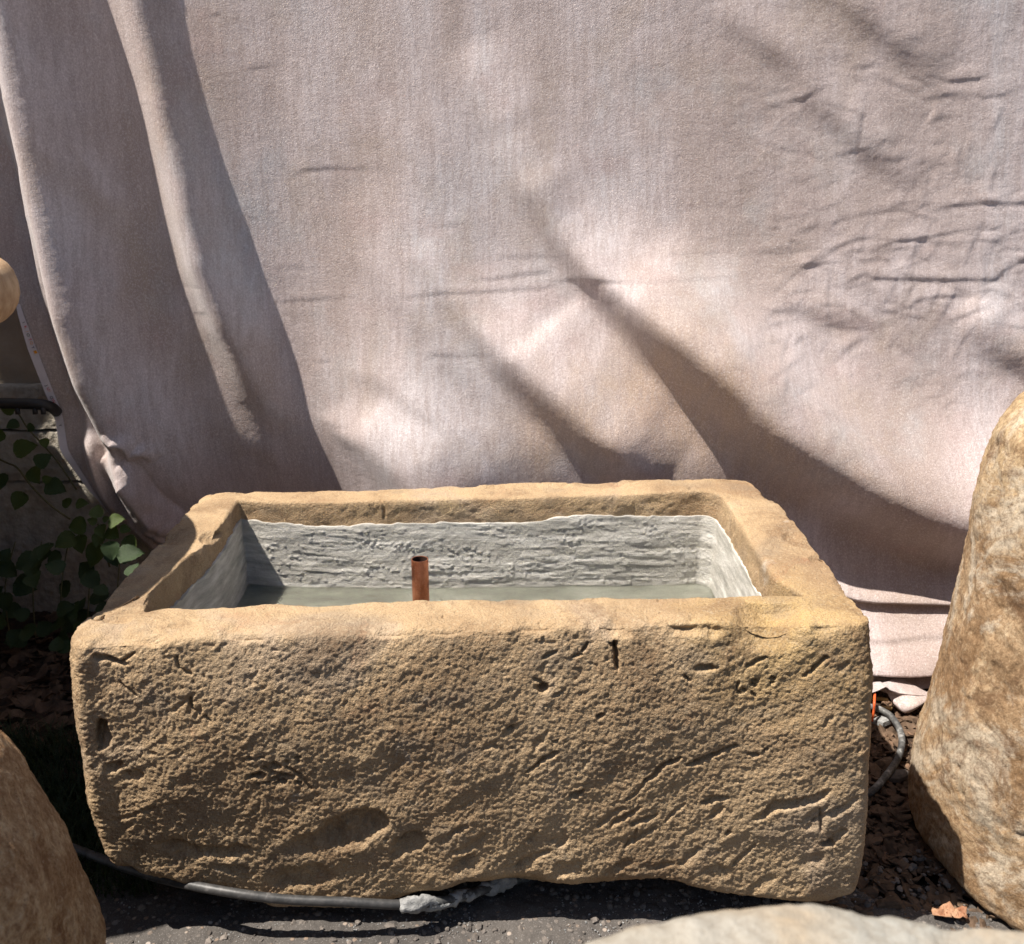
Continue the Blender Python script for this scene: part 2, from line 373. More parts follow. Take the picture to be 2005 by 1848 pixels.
# plinth: three stepped courses
pl = empty('wall_plinth', (0, WY, 0), 'rough concrete plinth running along the foot of the tan stucco wall', 'plinth')
def course(z0, z1, yf, name='plinth_course'):
    nx, nz = 700, max(8, int((z1 - z0) / .004))
    X, T = np.meshgrid(np.linspace(-2.0, 2.0, nx), np.linspace(0, 1, nz + 8))
    Zc = z0 + (z1 - z0) * np.clip(T * (nz + 7) / (nz - 1), 0, 1)
    dep = np.clip((T * (nz + 7) - (nz - 1)) / 8, 0, 1) * (WY - yf + .005)
    P = np.stack([X, yf + dep, Zc], -1); P = lap(P, 3, False)
    P[..., 1] += .12 * (P[..., 2] - .3) - .0022 * fbm(P[..., 0], P[..., 1], P[..., 2], 60, 4, 37, .7); P[..., 2] += .003 * fbm(P[..., 0], P[..., 1], P[..., 2], 18, 3, 39)
    o = mk(name, P.reshape(-1, 3), gridq(P.shape[0], nx), M_PLINTH); under(pl, o)
course(-.02, .305, WY - .05); course(.309, .425, WY - .052); course(.430, .53, WY - .053)

# ------------------------------------------------------------------ the sandstone trough
TZ = lambda x: .432 + .012 * (x + .05) / .5
def smooth_poly(pts, n):
    pts = np.array(pts, float); d = np.r_[0, np.cumsum(np.hypot(*np.diff(pts, axis=0).T))]; d /= d[-1]
    t = np.linspace(0, 1, n, endpoint=False)
    return np.stack([np.interp(t, d, pts[:, 0]), np.interp(t, d, pts[:, 1])], -1)
def side_world(pts, n, z=None):
    P = smooth_poly(pts, n); out = np.zeros((n, 2))
    for it in range(3):
        zz = TZ(out[:, 0]) if z is None else z
        x, y = onz(P[:, 0], P[:, 1], zz); out = np.stack([x, y], -1)
    return out
NF, NR, NBk, NL = 640, 230, 360, 230
outer = np.concatenate([
    side_world([(147, 1240), (160, 1262), (200, 1256), (300, 1250), (420, 1243), (580, 1240), (740, 1235), (880, 1233), (1002, 1226), (1190, 1222), (1330, 1220), (1450, 1219), (1630, 1224), (1690, 1222), (1709, 1216)], NF),
    side_world([(1709, 1216), (1698, 1196), (1665, 1160), (1632, 1105), (1590, 1060), (1556, 1015), (1520, 975), (1484, 950), (1474, 940)], NR),
    side_world([(1474, 940), (1450, 934), (1360, 936), (1200, 938), (1030, 942), (880, 952), (700, 960), (560, 962), (470, 960), (400, 970)], NBk),
    side_world([(400, 970), (375, 985), (350, 1020), (310, 1058), (262, 1110), (215, 1160), (200, 1188), (193, 1214), (178, 1206), (158, 1218), (147, 1240)], NL)])
inner = np.concatenate([
    side_world([(287, 1192), (320, 1186), (420, 1186), (560, 1181), (640, 1183), (700, 1176), (822, 1172), (950, 1170), (1020, 1168), (1120, 1171), (1180, 1168), (1300, 1170), (1450, 1167), (1575, 1165)], NF),
    side_world([(1575, 1165), (1519, 1132), (1490, 1090), (1462, 1045), (1436, 1005), (1411, 966)], NR),
    side_world([(1411, 966), (1380, 960), (1200, 968), (1000, 974), (800, 980), (600, 984), (520, 984), (466, 980)], NBk),
    side_world([(466, 980), (448, 1008), (430, 1032), (413, 1052), (396, 1070), (372, 1084), (345, 1111), (318, 1136), (294, 1160), (287, 1192)], NL)])
NS = len(outer); z_out = TZ(outer[:, 0]); z_in = TZ(inner[:, 0])
frontness = np.zeros(NS); frontness[:NF] = 1
# silhouettes (px) of the front face, as functions of height at the front plane
Lp = [(147, 1225), (144, 1290), (148, 1350), (160, 1420), (180, 1500), (190, 1560), (208, 1610), (240, 1668), (262, 1690)]
Rp = [(1711, 1225), (1713, 1300), (1709, 1400), (1701, 1507), (1692, 1595), (1684, 1683), (1676, 1712), (1655, 1744)]
def sil(pts):
    a = np.array([ony(u, v, -.01) for u, v in pts]); a = a[np.argsort(a[:, 1])]; return a
La, Ra = sil(Lp), sil(Rp)
BOT = [(262, 1690, .01), (290, 1702, .0), (400, 1738, -.005), (480, 1758, -.012), (540, 1777, -.018), (640, 1781, -.018), (700, 1777, -.016), (760, 1762, -.008), (816, 1747, .0), (860, 1742, .004), (910, 1726, .012), (1004, 1718, .018), (1124, 1726, .018), (1199, 1718, .02), (1287, 1716, .02), (1331, 1723, .018), (1375, 1734, .012), (1462, 1749, .005), (1550, 1758, .0), (1616, 1759, -.002), (1651, 1745, .002)]
ba = np.array([(*ony(u, v, yb), yb) for u, v, yb in BOT])   # x, z, y
def zbot_at(x): return np.interp(x, ba[:, 0], ba[:, 1])
def ybot_at(x): return np.interp(x, ba[:, 0], ba[:, 2])
xL0, xR0 = outer[:, 0].min(), outer[:, 0].max()
def xmap(x, z):
    xl = np.interp(z, La[:, 1], La[:, 0]); xr = np.interp(z, Ra[:, 1], Ra[:, 0])
    dl = xl - np.interp(.42, La[:, 1], La[:, 0]); dr = xr - np.interp(.42, Ra[:, 1], Ra[:, 0])
    t = np.clip((x - xL0) / (xR0 - xL0), 0, 1)
    return x + dl * (1 - t) ** 1.5 + dr * t ** 1.5
NO, NRM, NI = 250, 46, 70
NU = 14
rows = []
# the front bottom z needs x after mapping: iterate
xb_ = xmap(outer[:, 0], .05); zb_f = zbot_at(xb_); yb_f = ybot_at(xb_)
cin = inner.mean(0)
def build_block(zb_f):
    rows_ = []
    zb = np.where(frontness > 0, zb_f, .02)
    # blend the first/last few columns of the front into the sides
    for k in range(150):
        q = k / 150.
        zb[NS - 1 - k] = zb_f[0] * (1 - q) + .02 * q
        if k < 60: q = k / 60.; zb[NF + k] = zb_f[NF - 1] * (1 - q) + .02 * q
    ybl = np.where(frontness > 0, yb_f, 0.0)
    for k in range(NU):                      # underside
        q = (k / NU)
        sc = .35 + .65 * q
        cxx, cyy = -.045, .30
        z = .012 + (zb - .012) * q ** 1.5
        x = xmap(outer[:, 0], zb); y = outer[:, 1] + ybl
        rows_.append(np.stack([cxx + (x - cxx) * sc, cyy + (y - cyy) * sc, z], -1))
    for k in range(NO):                      # outer wall
        t = k / (NO - 1.)
        z = zb + (z_out - zb) * t
        x = xmap(outer[:, 0], z)
        hb = z - zb
        belly = -.030 * np.sin(np.pi * np.clip(z / .44, 0, 1)) ** .7 * .6 - .018 * (1 - z / .44)
        und = (1 - sstep(0, .034 + .022 * vn(x * 9, x * 0, x * 0, 35) + .012 * vn(x * 31, x * 0, x * 0, 36), hb))
        yf = outer[:, 1] + frontness * (belly * (1 - und) + ybl * und)
        rows_.append(np.stack([x, yf, z], -1))
    for k in range(1, NRM):
        t = k / (NRM - 1.); P = outer * (1 - t) + inner * t
        z = z_out * (1 - t) + z_in * t
        rows_.append(np.stack([P[:, 0], P[:, 1], z], -1))
    cin = inner.mean(0)
    for k in range(1, NI):
        t = k / (NI - 1.); P = inner + (cin - inner) * np.array([.02, .04]) * t
        rows_.append(np.stack([P[:, 0], P[:, 1], z_in - .19 * t], -1))
    B = np.array(rows_)
    B = lap(B, 26, True)
    return B
bu = np.array([b[0] for b in BOT], float); bv = np.array([b[1] for b in BOT], float)
for it_ in range(4):
    B = build_block(zb_f)
    if it_ < 3:
        Uf, Vf = proj(B[NU:NU + 60, :, 0], B[NU:NU + 60, :, 1], B[NU:NU + 60, :, 2])
        kk_ = Vf[:, :NF].argmax(0); vm = Vf[kk_, np.arange(NF)]; um = Uf[kk_, np.arange(NF)]
        dz_ = (vm - np.interp(um, bu, bv)) * .00075
        for _ in range(6): dz_[1:-1] = (dz_[:-2] + dz_[1:-1] * 2 + dz_[2:]) / 4
        zb_f = zb_f.copy(); zb_f[:NF] = np.maximum(zb_f[:NF] + dz_, .004)
BN = gnorm(B, True)
U, V = proj(B[..., 0], B[..., 1], B[..., 2])
x, y, z = B[..., 0], B[..., 1], B[..., 2]
ri = np.arange(B.shape[0])[:, None] * np.ones((1, NS)); front = (np.arange(NS)[None, :] < NF) & (ri >= NU) & (ri < NU + NO)
topm = sstep(NU + NO - 8, NU + NO + 4, ri) * (1 - sstep(NU + NO + NRM - 6, NU + NO + NRM + 6, ri))
rough = 1 - .72 * topm
D = .0050 * fbm(x, y, z, 6, 3, 41) * (1 - .3 * topm)
# diagonal tooling on the front: ridges running up to the right
ca, sa = math.cos(.62), math.sin(.62)
al = x * ca + z * sa; ac = -x * sa + z * ca
tool = fbm(al * .32, ac, y, 30, 4, 43, .55)
tool2 = fbm(al * .45, ac, y, 62, 3, 47, .6)
inn = sstep(NU + NO + NRM - 4, NU + NO + NRM + 8, ri); D *= 1 - .85 * inn; rough = rough * (1 - .8 * inn)
D += rough * (.0012 * tool * (.6 + .5 * vn(x * 5, y * 5, z * 5, 45)) + .0006 * tool2)
rd = fbm(al * .45, ac, y, 13, 3, 48, .5); D -= rough * .0023 * (np.abs(rd) ** .8 - .3) * front
D += rough * .0004 * fbm(x, y, z, 120, 3, 51, .7)
gr = vn(x * 260, y * 260, z * 260, 53); D += rough * .0008 * gr + rough * .0006 * vn(x * 420, y * 420, z * 420, 54)
pits = vn(x * 150, y * 150, z * 150, 57); pz = sstep(-.1, .4, vn(x * 16, y * 16, z * 16, 58)); D -= .0020 * sstep(.6, .85, pits) * pz * (.35 + .65 * rough)
D += topm * .0022 * fbm(x, y, z, 24, 5, 61, .6); D -= topm * .0018 * sstep(.68, .9, vn(x * 110, y * 110, z * 110, 62))
# rim edge nibbling
edge = np.exp(-((ri - (NU + NO - 1)) / 10.) ** 2)
D -= edge * .005 * (sstep(-.1, .8, fbm(x, y, z, 26, 4, 63)))
wu = 9 * fbm(x, y, z, 38, 5, 71, .6); wv_ = 9 * fbm(x, y, z, 38, 5, 73, .6)
UU, VV = U + wu, V + wv_
def scoop(cx, cy, rx, ry, dep, rot=0, steep=.35, where=None):
    """gouge: steep upper edge, gentle lower edge"""
    global D
    c, s = math.cos(rot), math.sin(rot)
    a = ((UU - cx) * c + (VV - cy) * s) / rx; b = (-(UU - cx) * s + (VV - cy) * c) / ry
    r = np.sqrt(a * a + b * b)
    asy = np.clip((b + 1) / 2, 0, 1)
    prof = np.where(asy < steep, sstep(0, steep, asy), 1 - sstep(steep, 1.0, asy))
    h = dep * np.sqrt(np.clip(prof, 0, 1)) * (1 - sstep(.45, 1.0, r)) * (1 + .35 * fbm(x, y, z, 70, 3, 75))
    m = where if where is not None else front
    D = D - np.where(m, h, 0)
def gouge(x0, y0, x1, y1, wd, dep, where=None):
    global D
    u, v = U + .7 * wu, V + .7 * wv_
    dx, dy = x1 - x0, y1 - y0; L2 = dx * dx + dy * dy
    t = np.clip(((u - x0) * dx + (v - y0) * dy) / L2, 0, 1)
    d = np.hypot(u - x0 - t * dx, v - y0 - t * dy) / (wd * (.45 + .55 * np.sin(np.pi * (.12 + .76 * t))))
    m = where if where is not None else front
    D = D - np.where(m, dep * (1 - sstep(.1, 1.0, d)), 0)
scoop(690, 1628, 84, 44, .017, -.3, .25); scoop(618, 1652, 72, 26, .008, -.2, .3); scoop(735, 1612, 40, 24, .008, .3, .3)
scoop(800, 1658, 42, 26, .014, -.35, .25)
scoop(350, 1662, 52, 20, .010, .25, .3); scoop(440, 1668, 60, 20, .008, .05, .3)
scoop(590, 1722, 70, 30, .010, -.1, .25); scoop(455, 1705, 40, 16, .006, .2, .3)
scoop(203, 1440, 15, 36, .018, 0, .3); gouge(196, 1415, 196, 1466, 9, .010)
gouge(185, 1283, 232, 1296, 9, .010); gouge(228, 1298, 262, 1283, 5, .006); gouge(208, 1289, 246, 1302, 6, .006)
gouge(345, 1288, 352, 1308, 5, .007); gouge(352, 1306, 372, 1322, 4, .006); gouge(374, 1366, 380, 1391, 5.5, .012); gouge(400, 1400, 412, 1406, 4, .006)
gouge(232, 1335, 268, 1362, 4, .005); scoop(224, 1500, 26, 14, .008, -.3, .3); scoop(260, 1520, 24, 14, .006)
scoop(1062, 1346, 17, 15, .018, .2, .4); gouge(1048, 1326, 1060, 1334, 5, .007); gouge(1140, 1275, 1150, 1262, 5, .009); gouge(1120, 1288, 1138, 1282, 4, .006); gouge(1065, 1288, 1090, 1276, 5, .006)
gouge(1206, 1262, 1208, 1306, 8, .014); gouge(1196, 1262, 1206, 1270, 6, .008)
scoop(1180, 1402, 9, 8, .010); scoop(998, 1428, 9, 7, .008); scoop(1087, 1446, 7, 5, .008); scoop(966, 1468, 10, 9, .006); scoop(850, 1437, 5, 4, .006)
gouge(1046, 1498, 1092, 1478, 7, .009); gouge(1030, 1512, 1048, 1498, 5, .006); scoop(1130, 1556, 20, 8, .012, -.2, .4)
gouge(1262, 1535, 1312, 1492, 7, .008); gouge(1300, 1500, 1334, 1486, 6, .008); gouge(1360, 1500, 1400, 1478, 7, .009); gouge(1345, 1503, 1370, 1500, 6, .007); gouge(1396, 1480, 1440, 1462, 6, .007)
scoop(1480, 1478, 14, 9, .010); scoop(1504, 1468, 8, 5, .006); gouge(1375, 1572, 1425, 1562, 6, .007); scoop(1426, 1632, 7, 5, .014)
scoop(1530, 1580, 62, 14, .009, -.35, .25); scoop(1590, 1560, 44, 12, .008, -.4, .25); gouge(1610, 1585, 1606, 1630, 4, .005); scoop(1622, 1655, 18, 8, .010)
gouge(1464, 1306, 1500, 1286, 6, .007); gouge(1592, 1312, 1618, 1288, 7, .008); gouge(1576, 1324, 1592, 1314, 5, .006); scoop(1380, 1306, 30, 10, .010, -.1, .3); gouge(1440, 1352, 1448, 1335, 4, .006)
for (a, b) in ((1346, 1328), (1478, 1331), (1476, 1341), (1519, 1333), (1513, 1340), (1508, 1328), (1458, 1352), (1478, 1358), (1445, 1358)): scoop(a, b, 7, 5, .008)
for k in range(26):
    rr = random.Random(k + 5); scoop(480 + rr.random() * 110, 1478 + rr.random() * 60 + 0, 5 + 6 * rr.random(), 4 + 4 * rr.random(), .005 + .004 * rr.random())
gouge(560, 1500, 610, 1545, 6, .006); scoop(545, 1536, 12, 8, .010)
for k in range(22):                       # chisel strokes fanning up from the lower edge
    rr = random.Random(k + 50); a = 830 + rr.random() * 820; b = 1590 + rr.random() * 110; L = 22 + rr.random() * 46; an = .35 + rr.random() * .5
    gouge(a, b, a + L * math.cos(an), b - L * math.sin(an), 6 + 6 * rr.random(), .002 + .0034 * rr.random())
for k in range(16):
    rr = random.Random(k + 150); a = 200 + rr.random() * 1450; b = 1290 + rr.random() * 330; L = 14 + rr.random() * 40; an = .35 + rr.random() * .6
    gouge(a, b, a + L * math.cos(an), b - L * math.sin(an), 5 + 6 * rr.random(), .0015 + .002 * rr.random())
for (a, b, rx, ry, dd) in ((1010, 1690, 60, 22, .010), (1100, 1700, 70, 26, .012), (1215, 1693, 60, 24, .011), (1300, 1697, 56, 20, .010), (900, 1705, 50, 22, .009), (1395, 1713, 44, 20, .008), (1490, 1725, 46, 18, .008), (1580, 1700, 44, 30, .009)):
    kk_ = random.Random(a); scoop(a + kk_.uniform(-14, 14), b + kk_.uniform(-12, 10), rx * kk_.uniform(.4, .9), ry * kk_.uniform(.5, 1.1), dd * kk_.uniform(.2, .6), -.1 - kk_.random() * .4, .2)
# facet chipped from the upper right front edge, and smaller edge chips
fr_top = (np.arange(NS)[None, :] < NF) & (ri >= NU + 60) & (ri < NU + NO + 30)
e = np.clip(1 - ((UU - 1508) / 82) ** 2 - ((V - 1222) / 64) ** 2, 0, 1); D -= np.where(fr_top, .024 * e ** 1.5, 0)
for (a, b, rx, ry, dd) in ((1345, 1226, 40, 16, .010), (1400, 1232, 30, 14, .007), (1212, 1232, 36, 26, .012), (1050, 1232, 40, 18, .008), (1620, 1232, 38, 16, .006), (760, 1238, 60, 12, .005), (480, 1246, 50, 12, .005), (880, 1240, 40, 10, .004), (300, 1255, 40, 12, .005)):
    e = np.clip(1 - ((UU - a) / rx) ** 2 - ((VV - b) / ry) ** 2, 0, 1); D -= np.where(fr_top, dd * e ** 1.6, 0)
# rim marks
rimm = (ri >= NU + NO - 4) & (ri < NU + NO + NRM + 4)
for (a, b, rx, ry, dd) in ((415, 1050, 26, 14, .012), (1600, 1092, 16, 7, .006), (1550, 1050, 18, 9, .006), (345, 1225, 16, 5, .004), (440, 1080, 18, 10, .006), (197, 1210, 20, 8, .004), (230, 1215, 30, 8, .006), (1110, 947, 14, 3.5, .003), (1208, 947, 14, 3.5, .003), (868, 1205, 4, 3, .004), (1290, 1176, 4, 3, .004), (1352, 955, 4, 3, .004)):
    e = np.clip(1 - ((U - a) / rx) ** 2 - ((V - b) / ry) ** 2, 0, 1); D -= np.where(rimm, dd * np.sqrt(e), 0)
# rough inner faces, crack in the rear one
inn = sstep(NU + NO + NRM - 4, NU + NO + NRM + 8, ri)
D += inn * .0022 * fbm(x * .6, y, z, 40, 4, 81, .6)
isback = (np.arange(NS)[None, :] >= NF + NR) & (np.arange(NS)[None, :] < NF + NR + NBk)
d_, s_, t_ = polyd(U, V, [(742, 972), (750, 985), (753, 1000), (752, 1014)]); D -= np.where(isback & (ri > NU + NO + NRM - 8), .006 * (1 - sstep(0, 3, d_)), 0)
P = B + BN * D[..., None]
# orientation check: outer front normals must look at the camera
if BN[NU + 120, NF // 2, 1] > 0: P = B - BN * D[..., None]; FL = True
else: FL = False
cen = P[0].mean(0)
troot = empty('stone_trough', (-.045, .3, 0), 'long rectangular hand-tooled sandstone trough with a cement lined basin', 'trough')
q = gridq(P.shape[0], NS, True)
if FL: q = q[:, ::-1]
tb = mk('stone_block', P.reshape(-1, 3), q, M_STONE); under(troot, tb)

# cement lining of the basin
ztp = {}
NLn = 110
def off(P, d):
    t = np.roll(P, -1, 0) - np.roll(P, 1, 0); n = np.stack([-t[:, 1], t[:, 0]], -1); n /= (np.linalg.norm(n, axis=1, keepdims=True) + 1e-9)
    if ((P + n - cin) ** 2).sum() > ((P - n - cin) ** 2).sum(): n = -n
    return P + n * d
i_sm = inner.copy()
for _ in range(10): i_sm = (np.roll(i_sm, 1, 0) + i_sm * 2 + np.roll(i_sm, -1, 0)) / 4
IB = off(i_sm, .0050)
arc = np.arange(NS)
lt = np.zeros(NS)
vx = np.interp(arc, [0, NF, NF + NR * .3, NF + NR * .98, NF + NR * 1.0, NF + NR + 60, NF + NR + 110, NF + NR + 140, NF + NR + 230, NF + NR + NBk - 60, NF + NR + NBk - 1, NF + NR + NBk + NL * .35, NF + NR + NBk + NL * .6, NS], [.05, .05, .05, .046, .046, .042, .034, .044, .040, .042, .030, .042, .048, .05])
lt = z_in - vx + 0.0018 * vn(arc / 14., arc * 0., arc * 0., 91) + .0016 * vn(arc / 4., arc * 0., arc * 0., 92)
rws = []
for k in range(NLn):
    t = k / (NLn - 1.)
    if k < 4:
        Pk = off(i_sm, -.002 + .0070 * (k / 4.)); zk = lt - .0008 * k
    elif k < 82:
        tt = (k - 4) / 78.; Pk = IB + (cin - IB) * np.array([.015, .05]) * tt; zk = lt * (1 - tt) + .262 * tt
    else:
        tt = (k - 82) / (NLn - 82.); Pk = IB + (cin - IB) * np.array([.015, .05]); Pk = Pk + (cin - Pk) * tt; zk = np.full(NS, .262 - .003 * tt)
    rws.append(np.stack([Pk[:, 0], Pk[:, 1], zk], -1))
LB = lap(np.array(rws), 5, True); LN = gnorm(LB, True)
if LN[40, NF // 2, 1] < 0: LN = -LN
x, y, z = LB[..., 0], LB[..., 1], LB[..., 2]; kk = np.arange(NLn)[:, None] * np.ones((1, NS))
wgt = sstep(3, 12, kk)
ybk = isback * 1.0
bk = np.zeros(NS); bk[NF + NR:NF + NR + NBk] = 1
for _ in range(20): bk = (np.roll(bk, 1) + bk + np.roll(bk, -1)) / 3
amp = .25 + .75 * bk[None, :]
mk_ = sstep(-.5, .6, fbm(x, y, z * 1.6, 9, 3, 96)); dd = .0012 * mk_ * fbm(x * .10 + .02 * vn(x * 12, y * 12, z * 12, 90), y * .3, z + .006 * vn(x * 7, y * 7, z, 89), 120, 3, 93, .6) + .0006 * (1 - mk_) * fbm(x, y, z, 60, 3, 88) + .0024 * fbm(x * .7, y, z, 15, 2, 95) + .0003 * fbm(x, y, z, 210, 2, 94)
cr = fbm(x * .25, y, z, 120, 3, 97, .6); dd += .0007 * sstep(.1, .6, cr)
pb = vn(x * 210, y * 210, z * 210, 99); dd += .0015 * sstep(.35, .75, pb) * sstep(-.2, .4, vn(x * 20, y * 20, z * 30, 98))
LP = LB + LN * (dd * amp * wgt)[..., None]
nn = gnorm(LP, True)
q = gridq(NLn, NS, True)
if nn[40, NF // 2, 1] < 0: q = q[:, ::-1]
ln = mk('cement_lining', LP.reshape(-1, 3), q, M_MORT); under(troot, ln)
ln['label'] = 'rough grey cement lining trowelled inside the basin'
# shallow water
wp = IB + (cin - IB) * np.array([.012, .03]); wv2 = [(p[0], p[1], .268) for p in wp[::12]]
wt = mkp('water', wv2, [tuple(range(len(wv2)))], M_WATER); wt['kind'] = 'structure'

# copper pipe
px_, py_ = onz(822, 1104, .40)
py_ = .27; px_, _z = ony(822, 1100, py_)
zt_pipe = ony(822, 1094, py_)[1]
cpip = []
n = 40; R1, R2 = .0132, .0118; V_, F_ = [], []
zs = [.262, .30, .34, .38, zt_pipe - .001, zt_pipe]
for zz in zs:
    for k in range(n): a = 2 * math.pi * k / n; r = R1 if zz < zt_pipe else R1 - .0004; V_.append((px_ + r * math.cos(a), py_ + r * math.sin(a), zz))
for zz in (zt_pipe, zt_pipe - .001, .33):
    for k in range(n): a = 2 * math.pi * k / n; r = R2 + (.0003 if zz == zt_pipe else 0); V_.append((px_ + r * math.cos(a), py_ + r * math.sin(a), zz))
for i in range(8):
    for k in range(n): F_.append((i * n + k, i * n + (k + 1) % n, (i + 1) * n + (k + 1) % n, (i + 1) * n + k))
pp = mkp('copper_pipe', V_, F_, M_COP, smooth=True)
V2 = []; 
for zz in (zt_pipe - .0008, .33):
    for k in range(n): a = 2 * math.pi * k / n; V2.append((px_ + (R2 - .0002) * math.cos(a), py_ + (R2 - .0002) * math.sin(a), zz))
bore = mkp('pipe_bore', V2, [(k, (k + 1) % n, n + (k + 1) % n, n + k) for k in range(n)] + [tuple(range(n, 2 * n))], M_BORE, pp, True)
md = pp.modifiers.new('e', 'EDGE_SPLIT'); md.split_angle = math.radians(50)
tag(pp, 'short upright copper pipe standing open ended inside the trough basin', 'pipe')

# ------------------------------------------------------------------ hanging cloth backdrop
def Yb(x, z):
    y = .57 + .12 * np.clip(z, 0, None) + .20 * (1 - np.exp(-2.6 * z))
    wl_ = 1 - sstep(-.50, -.14, x); y = y * (1 - wl_) + (.865 + .045 * z) * wl_
    y += .09 * (1 - sstep(.15, .5, z)) * sstep(.52, .44, x)
    y += 0
    return y
c1 = lambda a: [(.3974 * p, .3974 * q) for p, q in a]
c2 = lambda a: [(636.3 + .3974 * p, .3974 * q) for p, q in a]
c3 = lambda a: [(1223.7 + .3974 * p, .3974 * q) for p, q in a]
c4 = lambda a: [(391.6 + .3906 * p, 489.5 + .3906 * q) for p, q in a]
c5 = lambda a: [(1076.8 + .4628 * p, 440.5 + .4628 * q) for p, q in a]
def fold(U, V, pts, A, w1, w2, pw=1.0, neg=0.0):
    pts = np.array(pts, float); n = len(pts); A = np.broadcast_to(A, (n,)) if not hasattr(A, '__len__') else np.array(A, float)
    w1 = np.array(w1 if hasattr(w1, '__len__') else [w1] * n, float); w2 = np.array(w2 if hasattr(w2, '__len__') else [w2] * n, float)
    if n > 3 and A.max() > .004:
        k = 5; sp_ = np.array(spline(pts, k)); ti = np.arange(len(sp_)) / k
        A = np.interp(ti, np.arange(n), A); w1 = np.interp(ti, np.arange(n), w1); w2 = np.interp(ti, np.arange(n), w2); pts = sp_; n = len(pts)
    R = w1.max() + 2.6 * w2.max() + 4
    m = (U > pts[:, 0].min() - R) & (U < pts[:, 0].max() + R) & (V > pts[:, 1].min() - R) & (V < pts[:, 1].max() + R)
    out = np.zeros(U.shape)
    if not m.any(): return out
    d, s, t = polyd(U[m], V[m], pts)
    a = np.interp(t, np.arange(n), A); b = np.interp(t, np.arange(n), w1); c = np.interp(t, np.arange(n), w2)
    r = d * s
    h = np.where(r > 0, np.clip(r / b, 0, 1), 0); h = h * h * (3 - 2 * h) if pw == 1 else np.sin(h * np.pi / 2) ** pw
    h = a * h * np.exp(-(np.clip(r - b, 0, None) / c) ** 2)
    if neg: h = h - a * neg * np.exp(-(r / (b * .8)) ** 2)
    out[m] = h; return out
def auto(pts, a, ends=True):
    n = len(pts)
    A = [a] * n
    if n == 2: pts = [pts[0], ((pts[0][0] + pts[1][0]) / 2, (pts[0][1] + pts[1][1]) / 2), pts[1]]; A = [0, a, 0]
    else: A[0] = 0; A[-1] = 0
    return pts, A
def cloth_f(U, V, x, z):
    f = np.zeros(U.shape)
    # F1: tall left fold, traced bottom to top so the crest lies on its left
    E1 = [(452, 1010), (444, 950), (424, 880), (400, 800), (360, 680), (318, 560), (280, 420), (240, 262), (205, 120), (180, 0), (120, -400)]
    f += fold(U, V, E1, [0, .02, .055, .10, .128, .132, .122, .112, .102, .096, .092], [80, 100, 130, 160, 170, 165, 160, 158, 155, 150, 150], 34)
    E0 = [(0, 245), (40, 380), (82, 560), (130, 700), (190, 800), (215, 850)]
    f += fold(U, V, [(-30, 100)] + E0, [.03, .03, .03, .03, .03, .02, 0], 9, [60] * 6 + [30]) * -1 * 0
    d, s, t = polyd(U, V, [(-60, 0)] + E0 + [(240, 930), (300, 1040)])
    f -= .055 * sstep(-2, 10, -d * s * -1) * (1 - sstep(860, 1000, V)) if False else 0
    left = (-(d * s)); f -= .05 * sstep(0, 9, left) * (1 - sstep(800, 900, V))
    # F2
    E2 = [(660, 880), (640, 850), (614, 810), (576, 731), (529, 604), (481, 489), (441, 358), (405, 250), (378, 147), (338, 0), (240, -400)]
    f += fold(U, V, E2, [0, 0, .006, .036, .068, .082, .072, .058, .048, .040, .036], [40, 45, 55, 70, 78, 74, 70, 66, 64, 62, 62], [30, 30, 34, 40, 42, 42, 42, 40, 40, 40, 40])
    # F3 small one beside the trough's rear rim
    f += fold(U, V, [(622, 818), (652, 862), (690, 905), (722, 955), (750, 1010), (770, 1060)], [0, .010, .024, .038, .046, .042], [8, 22, 52, 76, 90, 100], [60, 80, 100, 120, 130, 130])
    # F4
    f += fold(U, V, [(780, 500), (880, 640), (930, 705), (958, 743), (1036, 829), (1114, 911), (1150, 945), (1230, 1010)], [0, .014, .034, .050, .074, .084, .082, .05], [36, 48, 62, 76, 90, 98, 100, 100], [60, 80, 100, 110, 120, 120, 120, 110])
    # F5 the big swag
    f += fold(U, V, [(940, 300), (1010, 420), (1080, 520), (1140, 590), (1183, 640), (1230, 700), (1290, 774), (1355, 852), (1420, 914), (1482, 963), (1540, 1001), (1600, 1038), (1679, 1079), (1771, 1116), (1864, 1135), (1990, 1150)],
              [0, .012, .026, .052, .090, .124, .144, .150, .148, .142, .134, .128, .124, .12, .12, .12],
              [50, 56, 60, 64, 78, 98, 120, 134, 130, 134, 138, 142, 146, 150, 150, 150], [60, 80, 90, 100, 110, 120, 120, 120, 120, 120, 120, 120, 120, 120, 120, 120])
    # soft waves above the swag
    soft = [(c3([(380, 120), (700, 330), (880, 560), (1120, 800), (1380, 1000)]), .012, 46, 60), (c3([(900, -20), (1080, 110), (1300, 300), (1500, 450)]), .011, 44, 60),
            (c3([(600, 1400), (820, 1550), (960, 1600), (1270, 1650)]), .007, 26, 40), (c3([(1560, 1560), (1640, 1680), (1760, 1800), (2000, 1920), (2200, 2000)]), .018, 60, 60),
            ([(860, 120), (930, 260), (1000, 400), (1060, 470)], .014, 60, 80), ([(1000, 350), (1060, 470), (1130, 560), (1180, 610)], .010, 30, 60), ([(620, 420), (700, 560), (800, 680), (900, 790), (980, 880)], .007, 60, 80),
            (c4([(700, 640), (900, 740), (1080, 860), (1300, 1010)]), .006, 30, 50), (c3([(1500, 1880), (1400, 1780), (1250, 1640)]), .004, 14, 30),
            ([(430, 880), (500, 900), (560, 950)], .006, 26, 40), ([(520, 120), (560, 300), (600, 470)], .004, 50, 60)]
    for p, a, w1, w2 in soft:
        p, A = auto(p, a * 1.15); f += fold(U, V, p, A, w1, w2)
